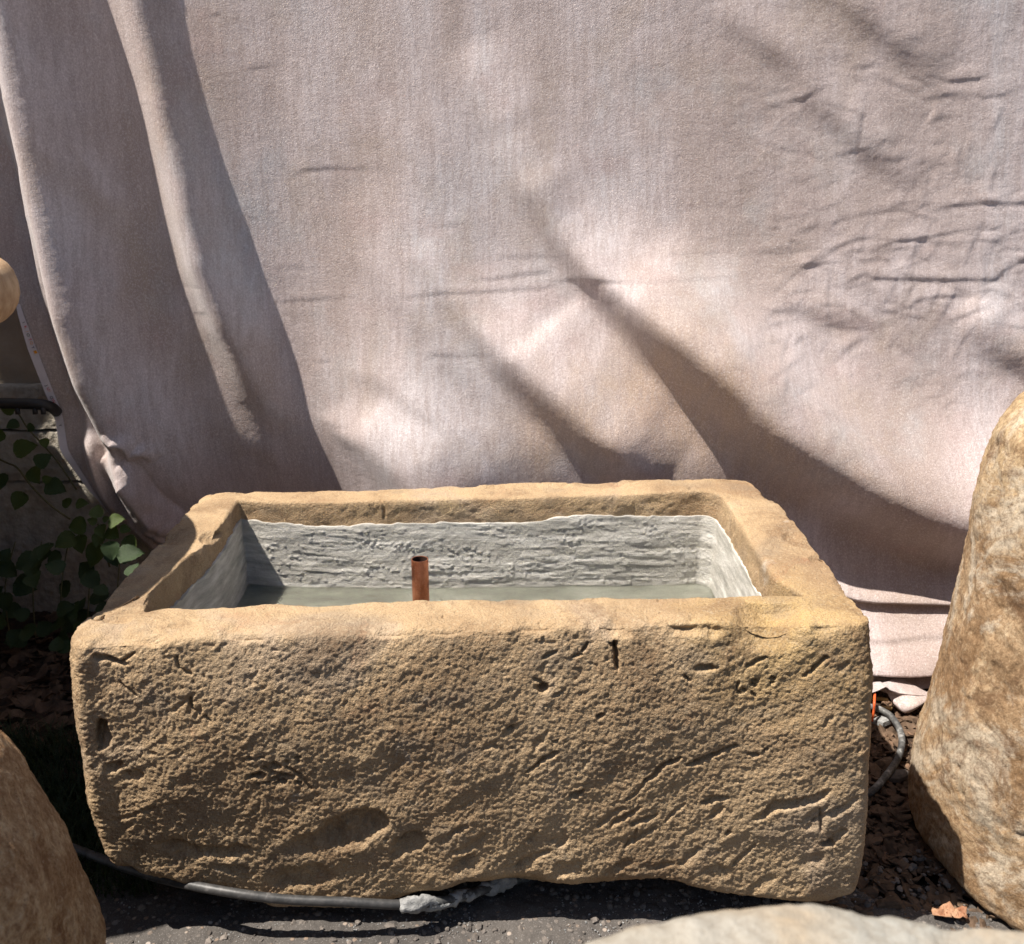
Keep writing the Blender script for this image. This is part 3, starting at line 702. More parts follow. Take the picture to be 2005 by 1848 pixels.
    for _ in range(44):
        g = f.copy(); g[1:-1, 1:-1] = (f[:-2, 1:-1] + f[2:, 1:-1] + f[1:-1, :-2] + f[1:-1, 2:] + 2 * f[1:-1, 1:-1]) / 6; f = g
    # sharp storage creases: crest above / dark just below
    cr = [(c3([(-500, 1400), (-200, 1392), (100, 1390), (400, 1378), (640, 1365)]), .0026), (c3([(-1200, 1490), (-900, 1455), (-650, 1445), (-400, 1430), (-300, 1415)]), .0030),
          (c3([(-820, 1395), (-650, 1385), (-420, 1355), (-330, 1350)]), .0042), (c3([(0, 1270), (300, 1258), (620, 1250)]), .0014), (c3([(620, 1250), (760, 1235), (880, 1240), (1010, 1232)]), .0022),
          (c3([(920, 1310), (1050, 1230), (1150, 1190), (1290, 1165)]), .0042), (c3([(1180, 1260), (1330, 1205), (1560, 1170), (1830, 1120)]), .0050), (c3([(1480, 1060), (1620, 1025), (1780, 1012), (1966, 1016), (2150, 1010)]), .0052),
          (c3([(1100, 1080), (1330, 1045), (1400, 1050)]), .0034), (c3([(1340, 1040), (1440, 1075), (1560, 1105)]), .0030), (c3([(1160, 1350), (1220, 1385), (1400, 1385), (1560, 1390), (1830, 1390), (1860, 1370)]), .0056),
          (c3([(1830, 1395), (1870, 1345), (1960, 1300), (2100, 1240)]), .0050), (c3([(1830, 1230), (1966, 1245), (2100, 1240)]), .0060), (c3([(1200, 1190), (1500, 1200), (1760, 1245)]), .003),
          (c3([(1230, 1545), (1280, 1545), (1600, 1605)]), .0050), (c3([(1590, 1605), (1660, 1570), (1740, 1530), (1800, 1520)]), .0045), (c3([(1280, 1540), (1400, 1530), (1470, 1480), (1620, 1470), (1760, 1480)]), .0030),
          (c3([(1010, 1440), (1080, 1530), (1270, 1640)]), .0030), (c3([(940, 1600), (1060, 1625), (1270, 1642)]), .0034), (c3([(1270, 1645), (1380, 1740), (1490, 1840)]), .0034), (c3([(1600, 1620), (1592, 1740), (1580, 1850)]), .0024),
          (c3([(1360, 380), (1460, 405), (1530, 470)]), .0036), (c3([(1480, 385), (1600, 412), (1740, 400), (1800, 370)]), .0046), (c3([(1530, 470), (1500, 560), (1440, 640)]), .0034), (c3([(1690, 455), (1760, 495), (1870, 480), (1966, 435)]), .0034),
          (c3([(1060, 350), (1180, 345), (1250, 320)]), .0034), (c3([(1200, 365), (1290, 415), (1480, 490)]), .0026), (c3([(1230, 740), (1275, 705), (1350, 745)]), .0030), (c3([(1190, 790), (1330, 805), (1420, 770)]), .0024), (c3([(1500, 820), (1590, 770), (1650, 720)]), .0024),
          (c3([(840, 690), (900, 760), (1000, 830)]), .0026), (c3([(1010, 1160), (1040, 1110), (1060, 1095)]), .0030), (c3([(940, 1460), (945, 1540), (940, 1610)]), .0014), (c3([(500, 1690), (700, 1670), (960, 1660)]), .0020), (c3([(420, 1730), (480, 1770), (560, 1800)]), .0030),
          (c1([(1440, 885), (1500, 850), (1640, 840), (1960, 850)]), .0030), (c1([(1180, 360), (1290, 345), (1400, 330)]), .0022), (c1([(1010, 120), (1060, 200), (1080, 330)]), .0018), (c1([(1020, 80), (1100, 90)]), .002), (c1([(1320, 1500), (1500, 1490), (1800, 1470)]), .0026),
          (c1([(860, 1440), (930, 1490), (980, 1550)]), .0026), (c1([(900, 1560), (980, 1550), (1100, 1540)]), .0024), (c1([(1330, 1330), (1480, 1330), (1600, 1320)]), .0012), (c4([(560, 570), (640, 570), (660, 560)]), .0030), (c4([(1130, 555), (1180, 540), (1560, 540)]), .0024),
          (c4([(600, 860), (660, 890), (750, 900)]), .0034), (c4([(0, 325), (60, 330)]), .002), (c4([(330, 970), (400, 930), (440, 900)]), .002), (c4([(360, 660), (380, 700), (440, 760)]), .0024), (c4([(1300, 50), (1600, 45), (2000, 45)]), .0016),
          (c2([(480, 1130), (600, 1125), (800, 1110)]), .0016), (c2([(1160, 1395), (1300, 1385), (1700, 1380)]), .0026), (c2([(640, 570), (740, 580)]), .0016), (c5([(1300, 210), (1420, 240), (1900, 245)]), .002),
          (c3([(1100, 1290), (1200, 1295), (1300, 1290)]), .003), (c3([(1640, 1470), (1800, 1440), (1960, 1480)]), .003), (c3([(1180, 1180), (1200, 1120), (1230, 1070)]), .002), (c3([(1690, 880), (1710, 760), (1750, 640)]), .0018), (c3([(1480, 1030), (1500, 900), (1520, 800)]), .0020)]
    for p, a in cr:
        p, A = auto(p, a); rr = random.Random(int(p[0][0]))
        f += fold(U, V, p, [min(q * .34, .0014 if p[0][0] > 1250 else .0009) for q in A], 10, 12 + 10 * rr.random(), neg=.45)
    # lower right gathered folds
    f += fold(U, V, [(1560, 1165), (1640, 1170), (1700, 1180), (1850, 1184), (2000, 1190)], [.0, .016, .02, .02, .02], 10, 26)
    f += fold(U, V, [(1600, 1312), (1700, 1322), (1780, 1324), (1850, 1318), (2000, 1310)], [.04, .05, .05, .05, .04], 24, 70)
    f += fold(U, V, [(1600, 1240), (1700, 1252), (1800, 1246), (2000, 1230)], [.004, .007, .006, .004], 16, 40)
    f += fold(U, V, [(1640, 1350), (1720, 1348), (1790, 1346), (1860, 1340)], [.02, .025, .025, .02], 8, 8)
    # crumple at lower left, and the small lit streak of the left fold
    f += fold(U, V, [(262, 1010), (215, 880), (160, 740), (118, 600), (104, 420), (98, 330)], [0, .03, .026, .02, .018, 0], 26, 14)
    f += fold(U, V, [(392, 1020), (345, 985), (300, 910), (250, 850)], [0, .09, .10, 0], 34, 30)
    f += fold(U, V, [(380, 1010), (330, 960), (300, 900), (275, 875)], [0, .03, .03, 0], 12, 12)
    f += fold(U, V, [(228, 840), (250, 858), (270, 862), (278, 885), (300, 880), (312, 895)], [0, .016, .018, .018, .018, 0], 10, 14)
    f += fold(U, V, [(345, 1040), (300, 1000), (255, 930), (215, 870)], [.02, .022, .018, 0], 16, 14)
    f += fold(U, V, [(330, 1060), (280, 1015), (230, 960), (190, 880), (150, 800)], [.03, .028, .022, .012, 0], 14, 16)
    f += .0020 * fbm(x, z, x * 0, 3.5, 3, 201) + .0004 * fbm(x * .8, z, x * 0, 15, 3, 203)
    wr = fbm(x, z * 1.6, x * 0, 34, 3, 205); f += .0004 * wr * sstep(900, 1700, U)
    rc = random.Random(77)
    for k in range(170):
        cu_ = rc.uniform(1500, 2040); cv_ = rc.gauss(560, 130) if k % 3 else rc.uniform(180, 700); L = rc.uniform(18, 75); an = rc.choice([rc.gauss(-.12, .25), rc.gauss(-.12, .25), rc.gauss(.7, .4), rc.gauss(-1.1, .4)])
        p = [(cu_ - L * math.cos(an), cv_ - L * math.sin(an)), (cu_ + rc.uniform(-6, 6), cv_ + rc.uniform(-8, 8)), (cu_ + L * math.cos(an), cv_ + L * math.sin(an))]
        f += fold(U, V, p, [0, rc.uniform(.0004, .0015), 0], 10, 12 + 14 * rc.random(), neg=.2)
    f += .00016 * fbm(x, z, x * 0, 150, 3, 207, .7)
    return f
NZ, NX = 620, 860
zz = np.linspace(.015, 1.52, NZ); hem = np.array([(-120, 200), (-60, 420), (0, 560), (14, 622), (34, 690), (72, 785), (118, 880), (178, 960), (238, 1020), (300, 1062), (345, 1120), (390, 1200), (400, 2000)], float)
Zg = zz[:, None] * np.ones((1, NX)); Y0 = Yb(np.full(NZ, -.9), zz); vv = proj(0, Y0, zz)[1]
uL = np.interp(vv, hem[:, 1], hem[:, 0]); dpt = (Y0 - CAM[1]) * cp - (zz - CAM[2]) * sp
xL = (uL - CX) / F * dpt; xR = 1.28
T = np.linspace(0, 1, NX)[None, :]
Xg = xL[:, None] * (1 - T) + xR * T
Yg = Yb(Xg, Zg); Ug, Vg = proj(Xg, Yg, Zg)
f = cloth_f(Ug, Vg, Xg, Zg)
# keep the cloth behind the trough
Yc = Yg - f
lim = .625 + .0 * Xg
inside = (Xg > -.66) & (Xg < .47) & (Zg < .50)
Yc = np.where(inside, np.maximum(Yc, lim), Yc); Yc = np.minimum(Yc, WY - .065)
Pc = np.stack([Xg, Yc, Zg], -1)
# the free bottom edge sags unevenly on the right
clo = empty('hanging_cloth', (0, .9, 0), 'mottled pink grey velvet backdrop cloth hanging in diagonal swags behind the trough', 'backdrop cloth')
cq = gridq(NZ, NX)
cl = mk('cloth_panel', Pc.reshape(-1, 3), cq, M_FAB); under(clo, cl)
# selvage with printed marks, following the free left edge
hr = [i for i in range(NZ) if 600 < vv[i] < 1075]
sv = []; wdt = []
for i in hr:
    p = Pc[i, 0]; k = np.interp(vv[i], [600, 700, 900, 1000, 1075], [.010, .020, .017, .010, .004])
    for j in range(5):
        qx = k * j / 4.; yy = np.interp(p[0] + qx, Pc[i, :60, 0], Pc[i, :60, 1])
        sv.append((p[0] + qx - .001, yy - .0035, p[2]))
nh = len(hr)
sel = mk('selvage', sv, gridq(nh, 5), M_WHITE); under(clo, sel); sel['label'] = 'white unprinted edge strip with small coloured letters'
def glyph(ch, v, fr, inkk, size=.011):
    i = min(hr, key=lambda r: abs(vv[r] - v)); p = Pc[i, 0]; k = np.interp(vv[i], [600, 700, 900, 1000, 1075], [.010, .020, .017, .010, .004])
    cu = bpy.data.curves.new('letter', 'FONT'); cu.body = ch; cu.size = size; cu.align_x = 'CENTER'; cu.align_y = 'CENTER'; cu.extrude = .0002
    to = bpy.data.objects.new('t', cu); COL.objects.link(to); dg = bpy.context.evaluated_depsgraph_get(); me = bpy.data.meshes.new_from_object(to.evaluated_get(dg)); bpy.data.objects.remove(to)
    me.materials.clear(); me.materials.append(M_INK[inkk]); o = bpy.data.objects.new('printed_letter', me); COL.objects.link(o)
    xx = p[0] + k * fr; yy = np.interp(xx, Pc[i, :60, 0], Pc[i, :60, 1]) - .0055
    o.parent = sel; o.matrix_parent_inverse = Matrix.Translation(-Vector(clo.location)) if False else Matrix.Identity(4)
    j = min(i + 6, NZ - 1); j2 = max(i - 6, 0); yl = Pc[j, 0, 1] - Pc[j2, 0, 1]; zl = Pc[j, 0, 2] - Pc[j2, 0, 2]
    o.rotation_euler = (math.radians(90) - math.atan2(yl, zl), math.radians(-72), 0); o.rotation_euler = (Matrix.Rotation(-math.atan2(yl, zl), 3, 'X') @ Matrix.Rotation(math.radians(90), 3, 'X') @ Matrix.Rotation(math.radians(-70), 3, 'Z')).to_euler()
    o.location = (xx, yy, p[2])
for ch, v, fr, ik in (('1', 637, .55, 'k'), ('K', 645, .6, 'r'), ('/', 655, .6, 'o'), ('O', 663, .6, 'g'), ('T', 671, .62, 'r'), ('O', 677, .65, 'o'), ('Y', 687, .66, 'b'), ('■', 695, .7, 'o'), ('J', 762, .5, 'k'), ('U', 769, .55, 'r'), ('/', 775, .6, 'o'), ('O', 787, .5, 'k'), ('W', 794, .55, 'r'), ('/', 800, .6, 'o'), ('Q', 812, .5, 'k'), ('Y', 838, .5, 'k')):
    glyph(ch, v, fr, ik, .009)
# crumpled end of the cloth lying on the soil at right
nu_, nv_ = 60, 44; Uc, Vc = np.meshgrid(np.linspace(1690, 1850, nu_), np.linspace(0, 1, nv_))
top_ = np.interp(Uc, [1690, 1760, 1800, 1850], [1336, 1338, 1344, 1350]); bot_ = np.interp(Uc, [1690, 1735, 1742, 1760, 1790, 1850], [1350, 1352, 1372, 1392, 1388, 1384])
Vp = top_ * (1 - Vc) + bot_ * Vc
yb_ = .555 - .045 * np.sin(Vc * np.pi * .9) + .0 * Uc
x_, z_ = ony(Uc, Vp, yb_)
ff = .013 * np.sin((Uc - 1700) / 15. + Vc * 4) + .012 * np.sin(Vc * 11 + Uc / 19.)
z_ = np.maximum(z_, .001 + .004 * Vc)
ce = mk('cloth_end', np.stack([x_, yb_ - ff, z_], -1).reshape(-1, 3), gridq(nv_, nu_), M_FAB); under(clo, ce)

# ------------------------------------------------------------------ other stones
def lathe_stone(name, cx, cy, prof, nth, nz, m, seed, amp, squash=1.0, parent=None, sq=0.0, rot=0, fine=1.0):
    prof = np.array(prof, float); d = np.r_[0, np.cumsum(np.hypot(*np.diff(prof, axis=0).T))]; t = np.linspace(0, d[-1], nz)
    r = np.interp(t, d, prof[:, 0]); z = np.interp(t, d, prof[:, 1])
    for _ in range(6): r[1:-1] = (r[:-2] + 2 * r[1:-1] + r[2:]) / 4; z[1:-1] = (z[:-2] + 2 * z[1:-1] + z[2:]) / 4
    th = np.linspace(0, 2 * np.pi, nth, endpoint=False)
    c, s_ = np.cos(th), np.sin(th)
    if sq: rr = 1 / (np.abs(c) ** (2 + sq) + np.abs(s_) ** (2 + sq)) ** (1 / (2 + sq))
    else: rr = np.ones(nth)
    P = np.stack([cx + r[:, None] * (c * rr)[None, :], cy + r[:, None] * (s_ * rr)[None, :] * squash, z[:, None] * np.ones((1, nth))], -1)
    Nn = gnorm(P, True)
    mid = nz // 3
    if Nn[mid, 0, 0] < 0: Nn = -Nn
    x, y, z = P[..., 0], P[..., 1], P[..., 2]
    D = amp * (.014 * fbm(x, y, z, 4.5, 3, seed) + .006 * fbm(x, y, z, 16, 4, seed + 3, .6)) + fine * (.0016 * fbm(x, y, z, 90, 3, seed + 5, .7) + .0022 * -sstep(.5, .8, vn(x * 60, y * 60, z * 60, seed + 9)))
    P = P + Nn * D[..., None]
    q = gridq(nz, nth, True)
    if gnorm(P, True)[mid, 0, 0] < 0: q = q[:, ::-1]
    o = mk(name, P.reshape(-1, 3), q, m)
    if parent: under(parent, o)
    return o
def fit_profile(cx, cy, prof, trace, side, sq=1.0, it=14):
    prof = np.array(prof, float); tr_ = np.array(trace, float); tr_ = tr_[np.argsort(tr_[:, 1])]
    th = np.linspace(0, 2 * np.pi, 180)
    for _ in range(it):
        for i in range(len(prof)):
            r, z = prof[i]
            X_ = cx + r * np.cos(th); Y_ = cy + sq * r * np.sin(th); u, v = proj(X_, Y_, np.full(180, z))
            k = u.argmax() if side > 0 else u.argmin()
            if v[k] < tr_[0, 1] - 40 or v[k] > tr_[-1, 1] + 60: continue
            tu = np.interp(v[k], tr_[:, 1], tr_[:, 0]); d = (Y_[k] - CAM[1]) * cp - (z - CAM[2]) * sp
            prof[i, 0] = max(.02, r + side * (tu - u[k]) * d / F * .8)
    return [tuple(p) for p in prof]
# tall brown stone on the right, profile traced from its left outline
YS = .115; XC = .975
tr = [(1995, 775), (1978, 788), (1962, 797), (1950, 812), (1938, 850), (1925, 895), (1908, 950), (1888, 1040), (1878, 1090), (1860, 1170), (1842, 1250), (1822, 1330), (1800, 1420), (1786, 1490), (1779, 1545), (1778, 1590), (1784, 1640), (1800, 1690), (1850, 1752), (1900, 1792), (2005, 1835)]
zs_ = [.012, .03, .05, .08, .12, .16, .2, .25, .3, .35, .4, .45, .5, .55, .6, .64, .67]
fp = fit_profile(XC, YS, [(.3, a) for a in zs_], tr, -1, .92)
topp = [(fp[-1][0] - .02, .688), (fp[-1][0] - .05, .695), (fp[-1][0] - .07, .705), (.12, .74), (.06, .75), (.01, .752)]
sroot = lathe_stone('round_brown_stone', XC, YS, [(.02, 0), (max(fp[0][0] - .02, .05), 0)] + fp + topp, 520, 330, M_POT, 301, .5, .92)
tag(sroot, 'tall rounded brown weathered stone standing to the right of the trough', 'stone')
# near left boulder
bt = [(-126, 1405), (-56, 1435), (-6, 1470), (22, 1504), (52, 1545), (90, 1610), (118, 1680), (146, 1760), (172, 1810), (192, 1848), (222, 1940)]
bp_ = fit_profile(-.74, -.42, [(.3, a) for a in (.05, .12, .2, .28, .34, .4, .45, .49)], bt, 1, 1.0)
bo = lathe_stone('tan_boulder', -.74, -.42, [(.02, 0), (bp_[0][0] - .04, 0)] + bp_ + [(bp_[-1][0] * .9, .512), (bp_[-1][0] * .6, .525), (.01, .528)], 320, 200, M_BOUL, 331, .55)
tag(bo, 'rough orange tan boulder close to the camera at lower left', 'boulder')
# near pale flat stone: top outline traced on its own height
HS = .572
back = [(900, 1920), (980, 1880), (1060, 1852), (1140, 1836), (1240, 1812), (1330, 1789), (1410, 1775), (1490, 1771), (1580, 1766), (1660, 1769), (1760, 1782), (1880, 1788), (2005, 1798), (2140, 1810), (2300, 1828), (2480, 1850)]
bw = np.array([onz(u, v, HS) for u, v in back]); ys = bw[0, 1] - .30
loop = np.concatenate([bw, np.array([(bw[-1, 0] + .04, bw[-1, 1] - .1), (bw[-1, 0] + .02, ys), (.3, ys - .03), (bw[0, 0] + .02, ys), (bw[0, 0] - .02, ys + .15)])])
lp = smooth_poly(np.vstack([loop, loop[:1]]), 420)
for _ in range(40): lp = (np.roll(lp, 1, 0) + 2 * lp + np.roll(lp, -1, 0)) / 4
cn = lp.mean(0); rws = []
for k in range(60): rws.append(np.c_[cn + (lp - cn) * (.97 + .03 * min(1, k / 10)), np.full(420, .0 + HS * k / 59.)])
for k in range(1, 50): rws.append(np.c_[cn + (lp - cn) * (1 - k / 50.), np.full(420, HS + .0)])
SB = lap(np.array(rws), 12, True); SNn = gnorm(SB, True)
if SNn[30, 0] @ np.r_[lp[0] - cn, 0] < 0: SNn = -SNn
x, y, z = SB[..., 0], SB[..., 1], SB[..., 2]; SB = SB + SNn * (.005 * fbm(x, y, z, 12, 4, 341) + .0015 * fbm(x, y, z, 70, 3, 343))[..., None]
q = gridq(SB.shape[0], 420, True)
if gnorm(SB, True)[80, 10, 2] < 0: q = q[:, ::-1]
fs = mk('pale_flat_stone', SB.reshape(-1, 3), q, M_PALE); tag(fs, 'pale grey flat topped stone blurred along the bottom right edge of the view', 'stone')
# raised stone slab entering at the left edge, on its pedestal
sr = empty('stone_table', (-1.15, .1, 0), 'smooth tan stone table top with a rounded rim entering at the left edge', 'stone table')
zt, th = .876, .112
so_ = np.array(spline([(-1.62, .0), (-1.5, -.16), (-1.05, -.16), (-.93, -.145), (-.845, -.105), (-.78, -.03), (-.728, .04), (-.713, .12), (-.712, .24), (-.732, .35), (-.80, .45), (-.90, .52), (-1.05, .56), (-1.5, .56), (-1.62, .5), (-1.62, .0)], 8))
so_ = smooth_poly(so_, 200)
for _ in range(12): so_ = (np.roll(so_, 1, 0) + 2 * so_ + np.roll(so_, -1, 0)) / 4
mx, my = -1.18, .2; sd_ = so_ - np.array([mx, my]); sl_ = np.linalg.norm(sd_, axis=1, keepdims=True); sn_ = sd_ / sl_
prof = [(.05, 0), (.80, 0), (.95, .008), (1, .035), (1, .055), (.985, .082), (.95, .098), (.85, .104), (.05, .105)]
nth = 200
prf = np.array(prof); dd_ = np.r_[0, np.cumsum(np.hypot(*np.diff(prf, axis=0).T))]; tt_ = np.linspace(0, dd_[-1], 90); pr_r = np.interp(tt_, dd_, prf[:, 0]); pr_z = np.interp(tt_, dd_, prf[:, 1])
inset = (1 - pr_r) * .42
rl_ = np.maximum(sl_[None, :, 0] - inset[:, None], .01); P = np.stack([mx + rl_ * sn_[None, :, 0], my + rl_ * sn_[None, :, 1], (zt - th + pr_z)[:, None] * np.ones((1, nth))], -1)
P = lap(P, 4, True); P[..., 2] += .003 * fbm(P[..., 0], P[..., 1], P[..., 2], 8, 3, 351)
q = gridq(90, nth, True)
if gnorm(P, True)[45, 0, 0] < 0: q = q[:, ::-1]
under(sr, mk('table_top', P.reshape(-1, 3), q, M_SLAB))
lathe_stone('pedestal', mx - .1, my, [(.02, 0), (.22, 0), (.21, .1), (.19, .4), (.2, .7), (.2, .785), (.02, .785)], 120, 80, M_SLAB, 361, .4, 1, sr, 4.0)
# unseen uprights and blocks left of the frame, added to shade cloth, wall and plants
def post(name, x0, x1, y0, y1, h, seed, label, cat):
    o = lathe_stone(name, (x0 + x1) / 2, (y0 + y1) / 2, [(.02, 0), ((x1 - x0) / 2, 0), ((x1 - x0) / 2, h - .03), ((x1 - x0) / 2 - .03, h), (.02, h)], 120, 160, M_STONE, seed, .15, (y1 - y0) / (x1 - x0), None, 14.0)
    tag(o, label, cat)
post('shade_post', -1.51, -1.45, .77, .896, 2.6, 371, 'unseen tall narrow upright added at left to shade the cloth edge', 'shadow blocker')
post('shade_post', -1.51, -1.45, .942, .99, 2.6, 373, 'unseen tall thin upright added at left to bound the lit wall patch', 'shadow blocker')
post('stone_block', -1.42, -1.22, .40, .88, 1.05, 375, 'unseen waist high block added at left to shade the plants', 'stone block')
post('stone_block', -1.42, -1.22, .892, .985, .75, 377, 'unseen low thin block added at left to shade the plinth foot', 'stone block')

# ------------------------------------------------------------------ hoses, cords
def hose(name, pts, r, m, label=None, cat=None, wob=0, n=12, k=10):
    V_, F_ = tube(spline(pts, k), r, n, wob=wob); o = mkp(name, V_, F_, m, smooth=True)
    if label: tag(o, label, cat)
    return o
hroot = empty('black_hose', (-.3, -.03, .02), 'weathered black rubber hose lying along the front foot of the trough', 'hose')
def hp(u, v, y, dz=0):
    a, b = ony(u, v, y); return (a, y, b)
pts = [hp(60, 1634, .10), hp(135, 1658, .085), hp(200, 1682, .055), hp(265, 1705, .01), hp(340, 1726, -.028), hp(450, 1747, -.052), hp(560, 1761, -.055), hp(680, 1766, -.052), hp(775, 1771, -.046), hp(840, 1768, -.036)]
ho = hose('hose_pipe', pts, .0064, M_HOSE); under(hroot, ho)
pts2 = [hp(838, 1768, -.036), hp(880, 1762, -.022), hp(930, 1748, .0), hp(985, 1730, .03), hp(1040, 1716, .06)]
h2 = hose('hose_tail', pts2, .0062, M_HOSEP); under(hroot, h2)
# cement splash round the hose end: displaced lump
def lump(name, p, q_, r, m, seed, amp):
    sp_ = spline([p, [(a + b) / 2 for a, b in zip(p, q_)], q_], 12); n_ = len(sp_)
    rad = [max(.0008, r * math.sin(math.pi * (.06 + .88 * i / (n_ - 1))) ** .6) for i in range(n_)]
    V_, F_ = tube(sp_, rad, 28); A = np.array([tuple(v) for v in V_]); C = np.repeat(np.array([tuple(v) for v in sp_]), 28, axis=0)
    nrm = A - C; nrm /= np.linalg.norm(nrm, axis=1, keepdims=True) + 1e-9
    A = A + nrm * (amp * .8 * fbm(A[:, 0], A[:, 1], A[:, 2], 75, 3, seed, .5) + amp * .22 * fbm(A[:, 0], A[:, 1], A[:, 2], 240, 2, seed + 2))[:, None]
    return mkp(name, A, F_, m, smooth=True)
under(hroot, lump('cement_splash', hp(782, 1773, -.048), hp(885, 1764, -.022), .0102, M_CEMB, 401, .0048))
under(hroot, lump('cement_splash', hp(880, 1762, -.022), hp(930, 1750, .002), .0085, M_CEMB, 403, .005))
under(hroot, lump('cement_splash', hp(925, 1750, .008), hp(1010, 1722, .03), .010, M_CEMB, 405, .006))
# looping hose on the right
def gp(u, v, z):
    a, b = onz(u, v, z); return (a, b, z)
pts = [gp(1650, 1375, .03), gp(1700, 1383, .03), gp(1725, 1390, .026), gp(1747, 1405, .022), gp(1762, 1430, .016), gp(1766, 1455, .014), gp(1758, 1485, .012), gp(1738, 1515, .010), gp(1712, 1545, .008), gp(1680, 1565, .006)]
V_, F_ = tube(spline(pts, 8), .0060, 12)
lo_ = mkp('black_hose', V_, F_, M_HOSEP, smooth=True); tag(lo_, 'dusty black hose looping over bark chips between trough and brown stone', 'hose')
V_, F_ = tube(spline([gp(1713, 1358, .05), gp(1712, 1376, .045), gp(1711, 1392, .03), gp(1707, 1412, .01)], 6), .0024, 8)
tag(mkp('orange_cord', V_, F_, M_ORANGE, smooth=True), 'thin orange cord showing at the rear right corner of the trough', 'cord')
for (a, b, c_, d_2, zz_, lb) in ((1712, 1367, 1738, 1370, .02, 'upper dry cane stub poking out below the cloth end'), (1714, 1383, 1746, 1387, .008, 'lower dry cane lying on the soil below the cloth end')):
    V_, F_ = tube([gp(a - 40, b - 3, zz_), gp((a + c_) / 2, (b + d_2) / 2, zz_ + .001), gp(c_, d_2, zz_)], .0035, 8)
    tag(mkp('dry_cane', V_, F_, M_STRAW, smooth=True), lb, 'cane')
# black pipe with cable clips under the wall, left
PY = .88
V_, F_ = tube(spline([hp(-200, 786, PY), hp(-60, 788, PY), hp(30, 790, PY), hp(70, 791, PY), hp(95, 795, PY + .01), hp(108, 803, PY + .04), hp(118, 815, PY + .1)], 8), .0118, 14)
bp = mkp('black_drain_pipe', V_, F_, M_BLK, smooth=True); tag(bp, 'glossy black pipe running along the wall plinth behind the leaves', 'pipe')
for cu_ in (36, 70, 86):
    p = hp(cu_, 799, PY); V_, F_ = tube([(p[0], p[1] - .004, p[2] + .002), (p[0], p[1] - .005, p[2] - .012)], .0055, 8); mkp('clip', V_, F_, M_BLK, bp, True)

# ------------------------------------------------------------------ plants at left
rng = random.Random(11)
def leaf_mesh(name, m, serr=.07, seed=0, curl=.25):
    n = 11; V_ = []; F_ = []
    r_ = random.Random(seed)
    for i in range(n + 1):
        t = i / n; wd = .52 * math.sin(math.pi * t ** .62) ** .85 * (1 - .15 * t) + (.0 if i in (0, n) else serr * (.5 if i % 2 else -.3) * .5)
        if i in (0, n): wd = .004
        zc = -curl * (t - .35) ** 2
        for j in (-1, -.55, 0, .55, 1):
            V_.append((j * wd, t - .0 - .10 * abs(j) * (1 - t) * 1.2 * (1 if t < .5 else .2), zc + .10 * abs(j) ** 1.5 + .02 * math.sin(t * 9 + j * 3)))
    for i in range(n):
        for j in range(4): a = i * 5 + j; F_.append((a, a + 1, a + 6, a + 5))
    me = bpy.data.meshes.new(name); me.from_pydata(V_, [], F_); me.polygons.foreach_set('use_smooth', [True] * len(F_)); me.materials.append(m); me.update(); return me
LM = [leaf_mesh('leaf', M_LF, seed=1), leaf_mesh('leaf', M_LF, .1, 2, .4)]; LD = [leaf_mesh('leaf', M_LF2, seed=3), leaf_mesh('leaf', M_LF2, .1, 4, .5)]
def put_leaf(root, p, size, az, tilt, me, rollz=0):
    o = bpy.data.objects.new('leaf', me); COL.objects.link(o); o.parent = root
    # the leaf's +Z faces the camera/up, then turned by az in its own plane
    M = Matrix.Rotation(math.radians(tilt), 3, 'X') @ Matrix.Rotation(rollz, 3, 'Y') @ Matrix.Rotation(az, 3, 'Z')
    c_ = M @ Vector((0, .45, 0)) * size
    o.rotation_euler = M.to_euler(); o.scale = (size, size, size); o.location = Vector(p) - c_ - Vector(root.location)
    return o
v1 = empty('leafy_vine', (-.80, .86, 0), 'broad leaved green vine straggling across the plinth at left', 'vine')
v2 = empty('leafy_seedling', (-.66, .78, 0), 'bright green seedling cluster of round leaves beside the cloth foot', 'plant')
v3 = empty('shaded_creeper', (-.85, .75, 0), 'dark large leaved creeper in deep shade low behind the trough', 'plant')
def stem(root, pts, r=.0022):
    V_, F_ = tube(spline(pts, 5), r, 6); under(root, mkp('stem', V_, F_, M_STEM, smooth=True))
def D2(u, v, y): a, b = ony(u, v, y); return (a, y, b)
stem(v1, [D2(-40, 880, .93), D2(11, 905, .92), D2(34, 916, .91), D2(61, 951, .89), D2(100, 990, .87), D2(137, 1016, .85)])
stem(v1, [D2(-20, 770, .95), D2(31, 805, .94), D2(54, 838, .93), D2(87, 874, .92), D2(115, 907, .92), D2(150, 959, .91)], .0018)
for (u, v, s_, az, dk) in ((15, 801, 30, 1.6, 0), (50, 877, 46, -1.2, 0), (69, 931, 42, -2.6, 0), (93, 938, 20, -1.2, 0), (37, 981, 40, 2.8, 0), (130, 984, 26, 1.1, 0), (161, 986, 26, -1.5, 0), (110, 955, 44, -1.9, 1), (85, 900, 36, -.9, 1), (-5, 850, 34, .3, 0), (2, 940, 40, .9, 1), (88, 868, 22, -2.8, 0), (60, 838, 20, 2.4, 1), (24, 832, 26, 2.2, 1)):
    y_ = .90 + rng.uniform(-.02, .03); put_leaf(v1, D2(u, v, y_), s_ * .95 * .00105, az, 62 + rng.uniform(-14, 18), (LD if dk else LM)[rng.randrange(2)], rng.uniform(-.35, .35))
stem(v2, [D2(215, 1110, .80), D2(200, 1060, .82), D2(192, 1025, .82)])
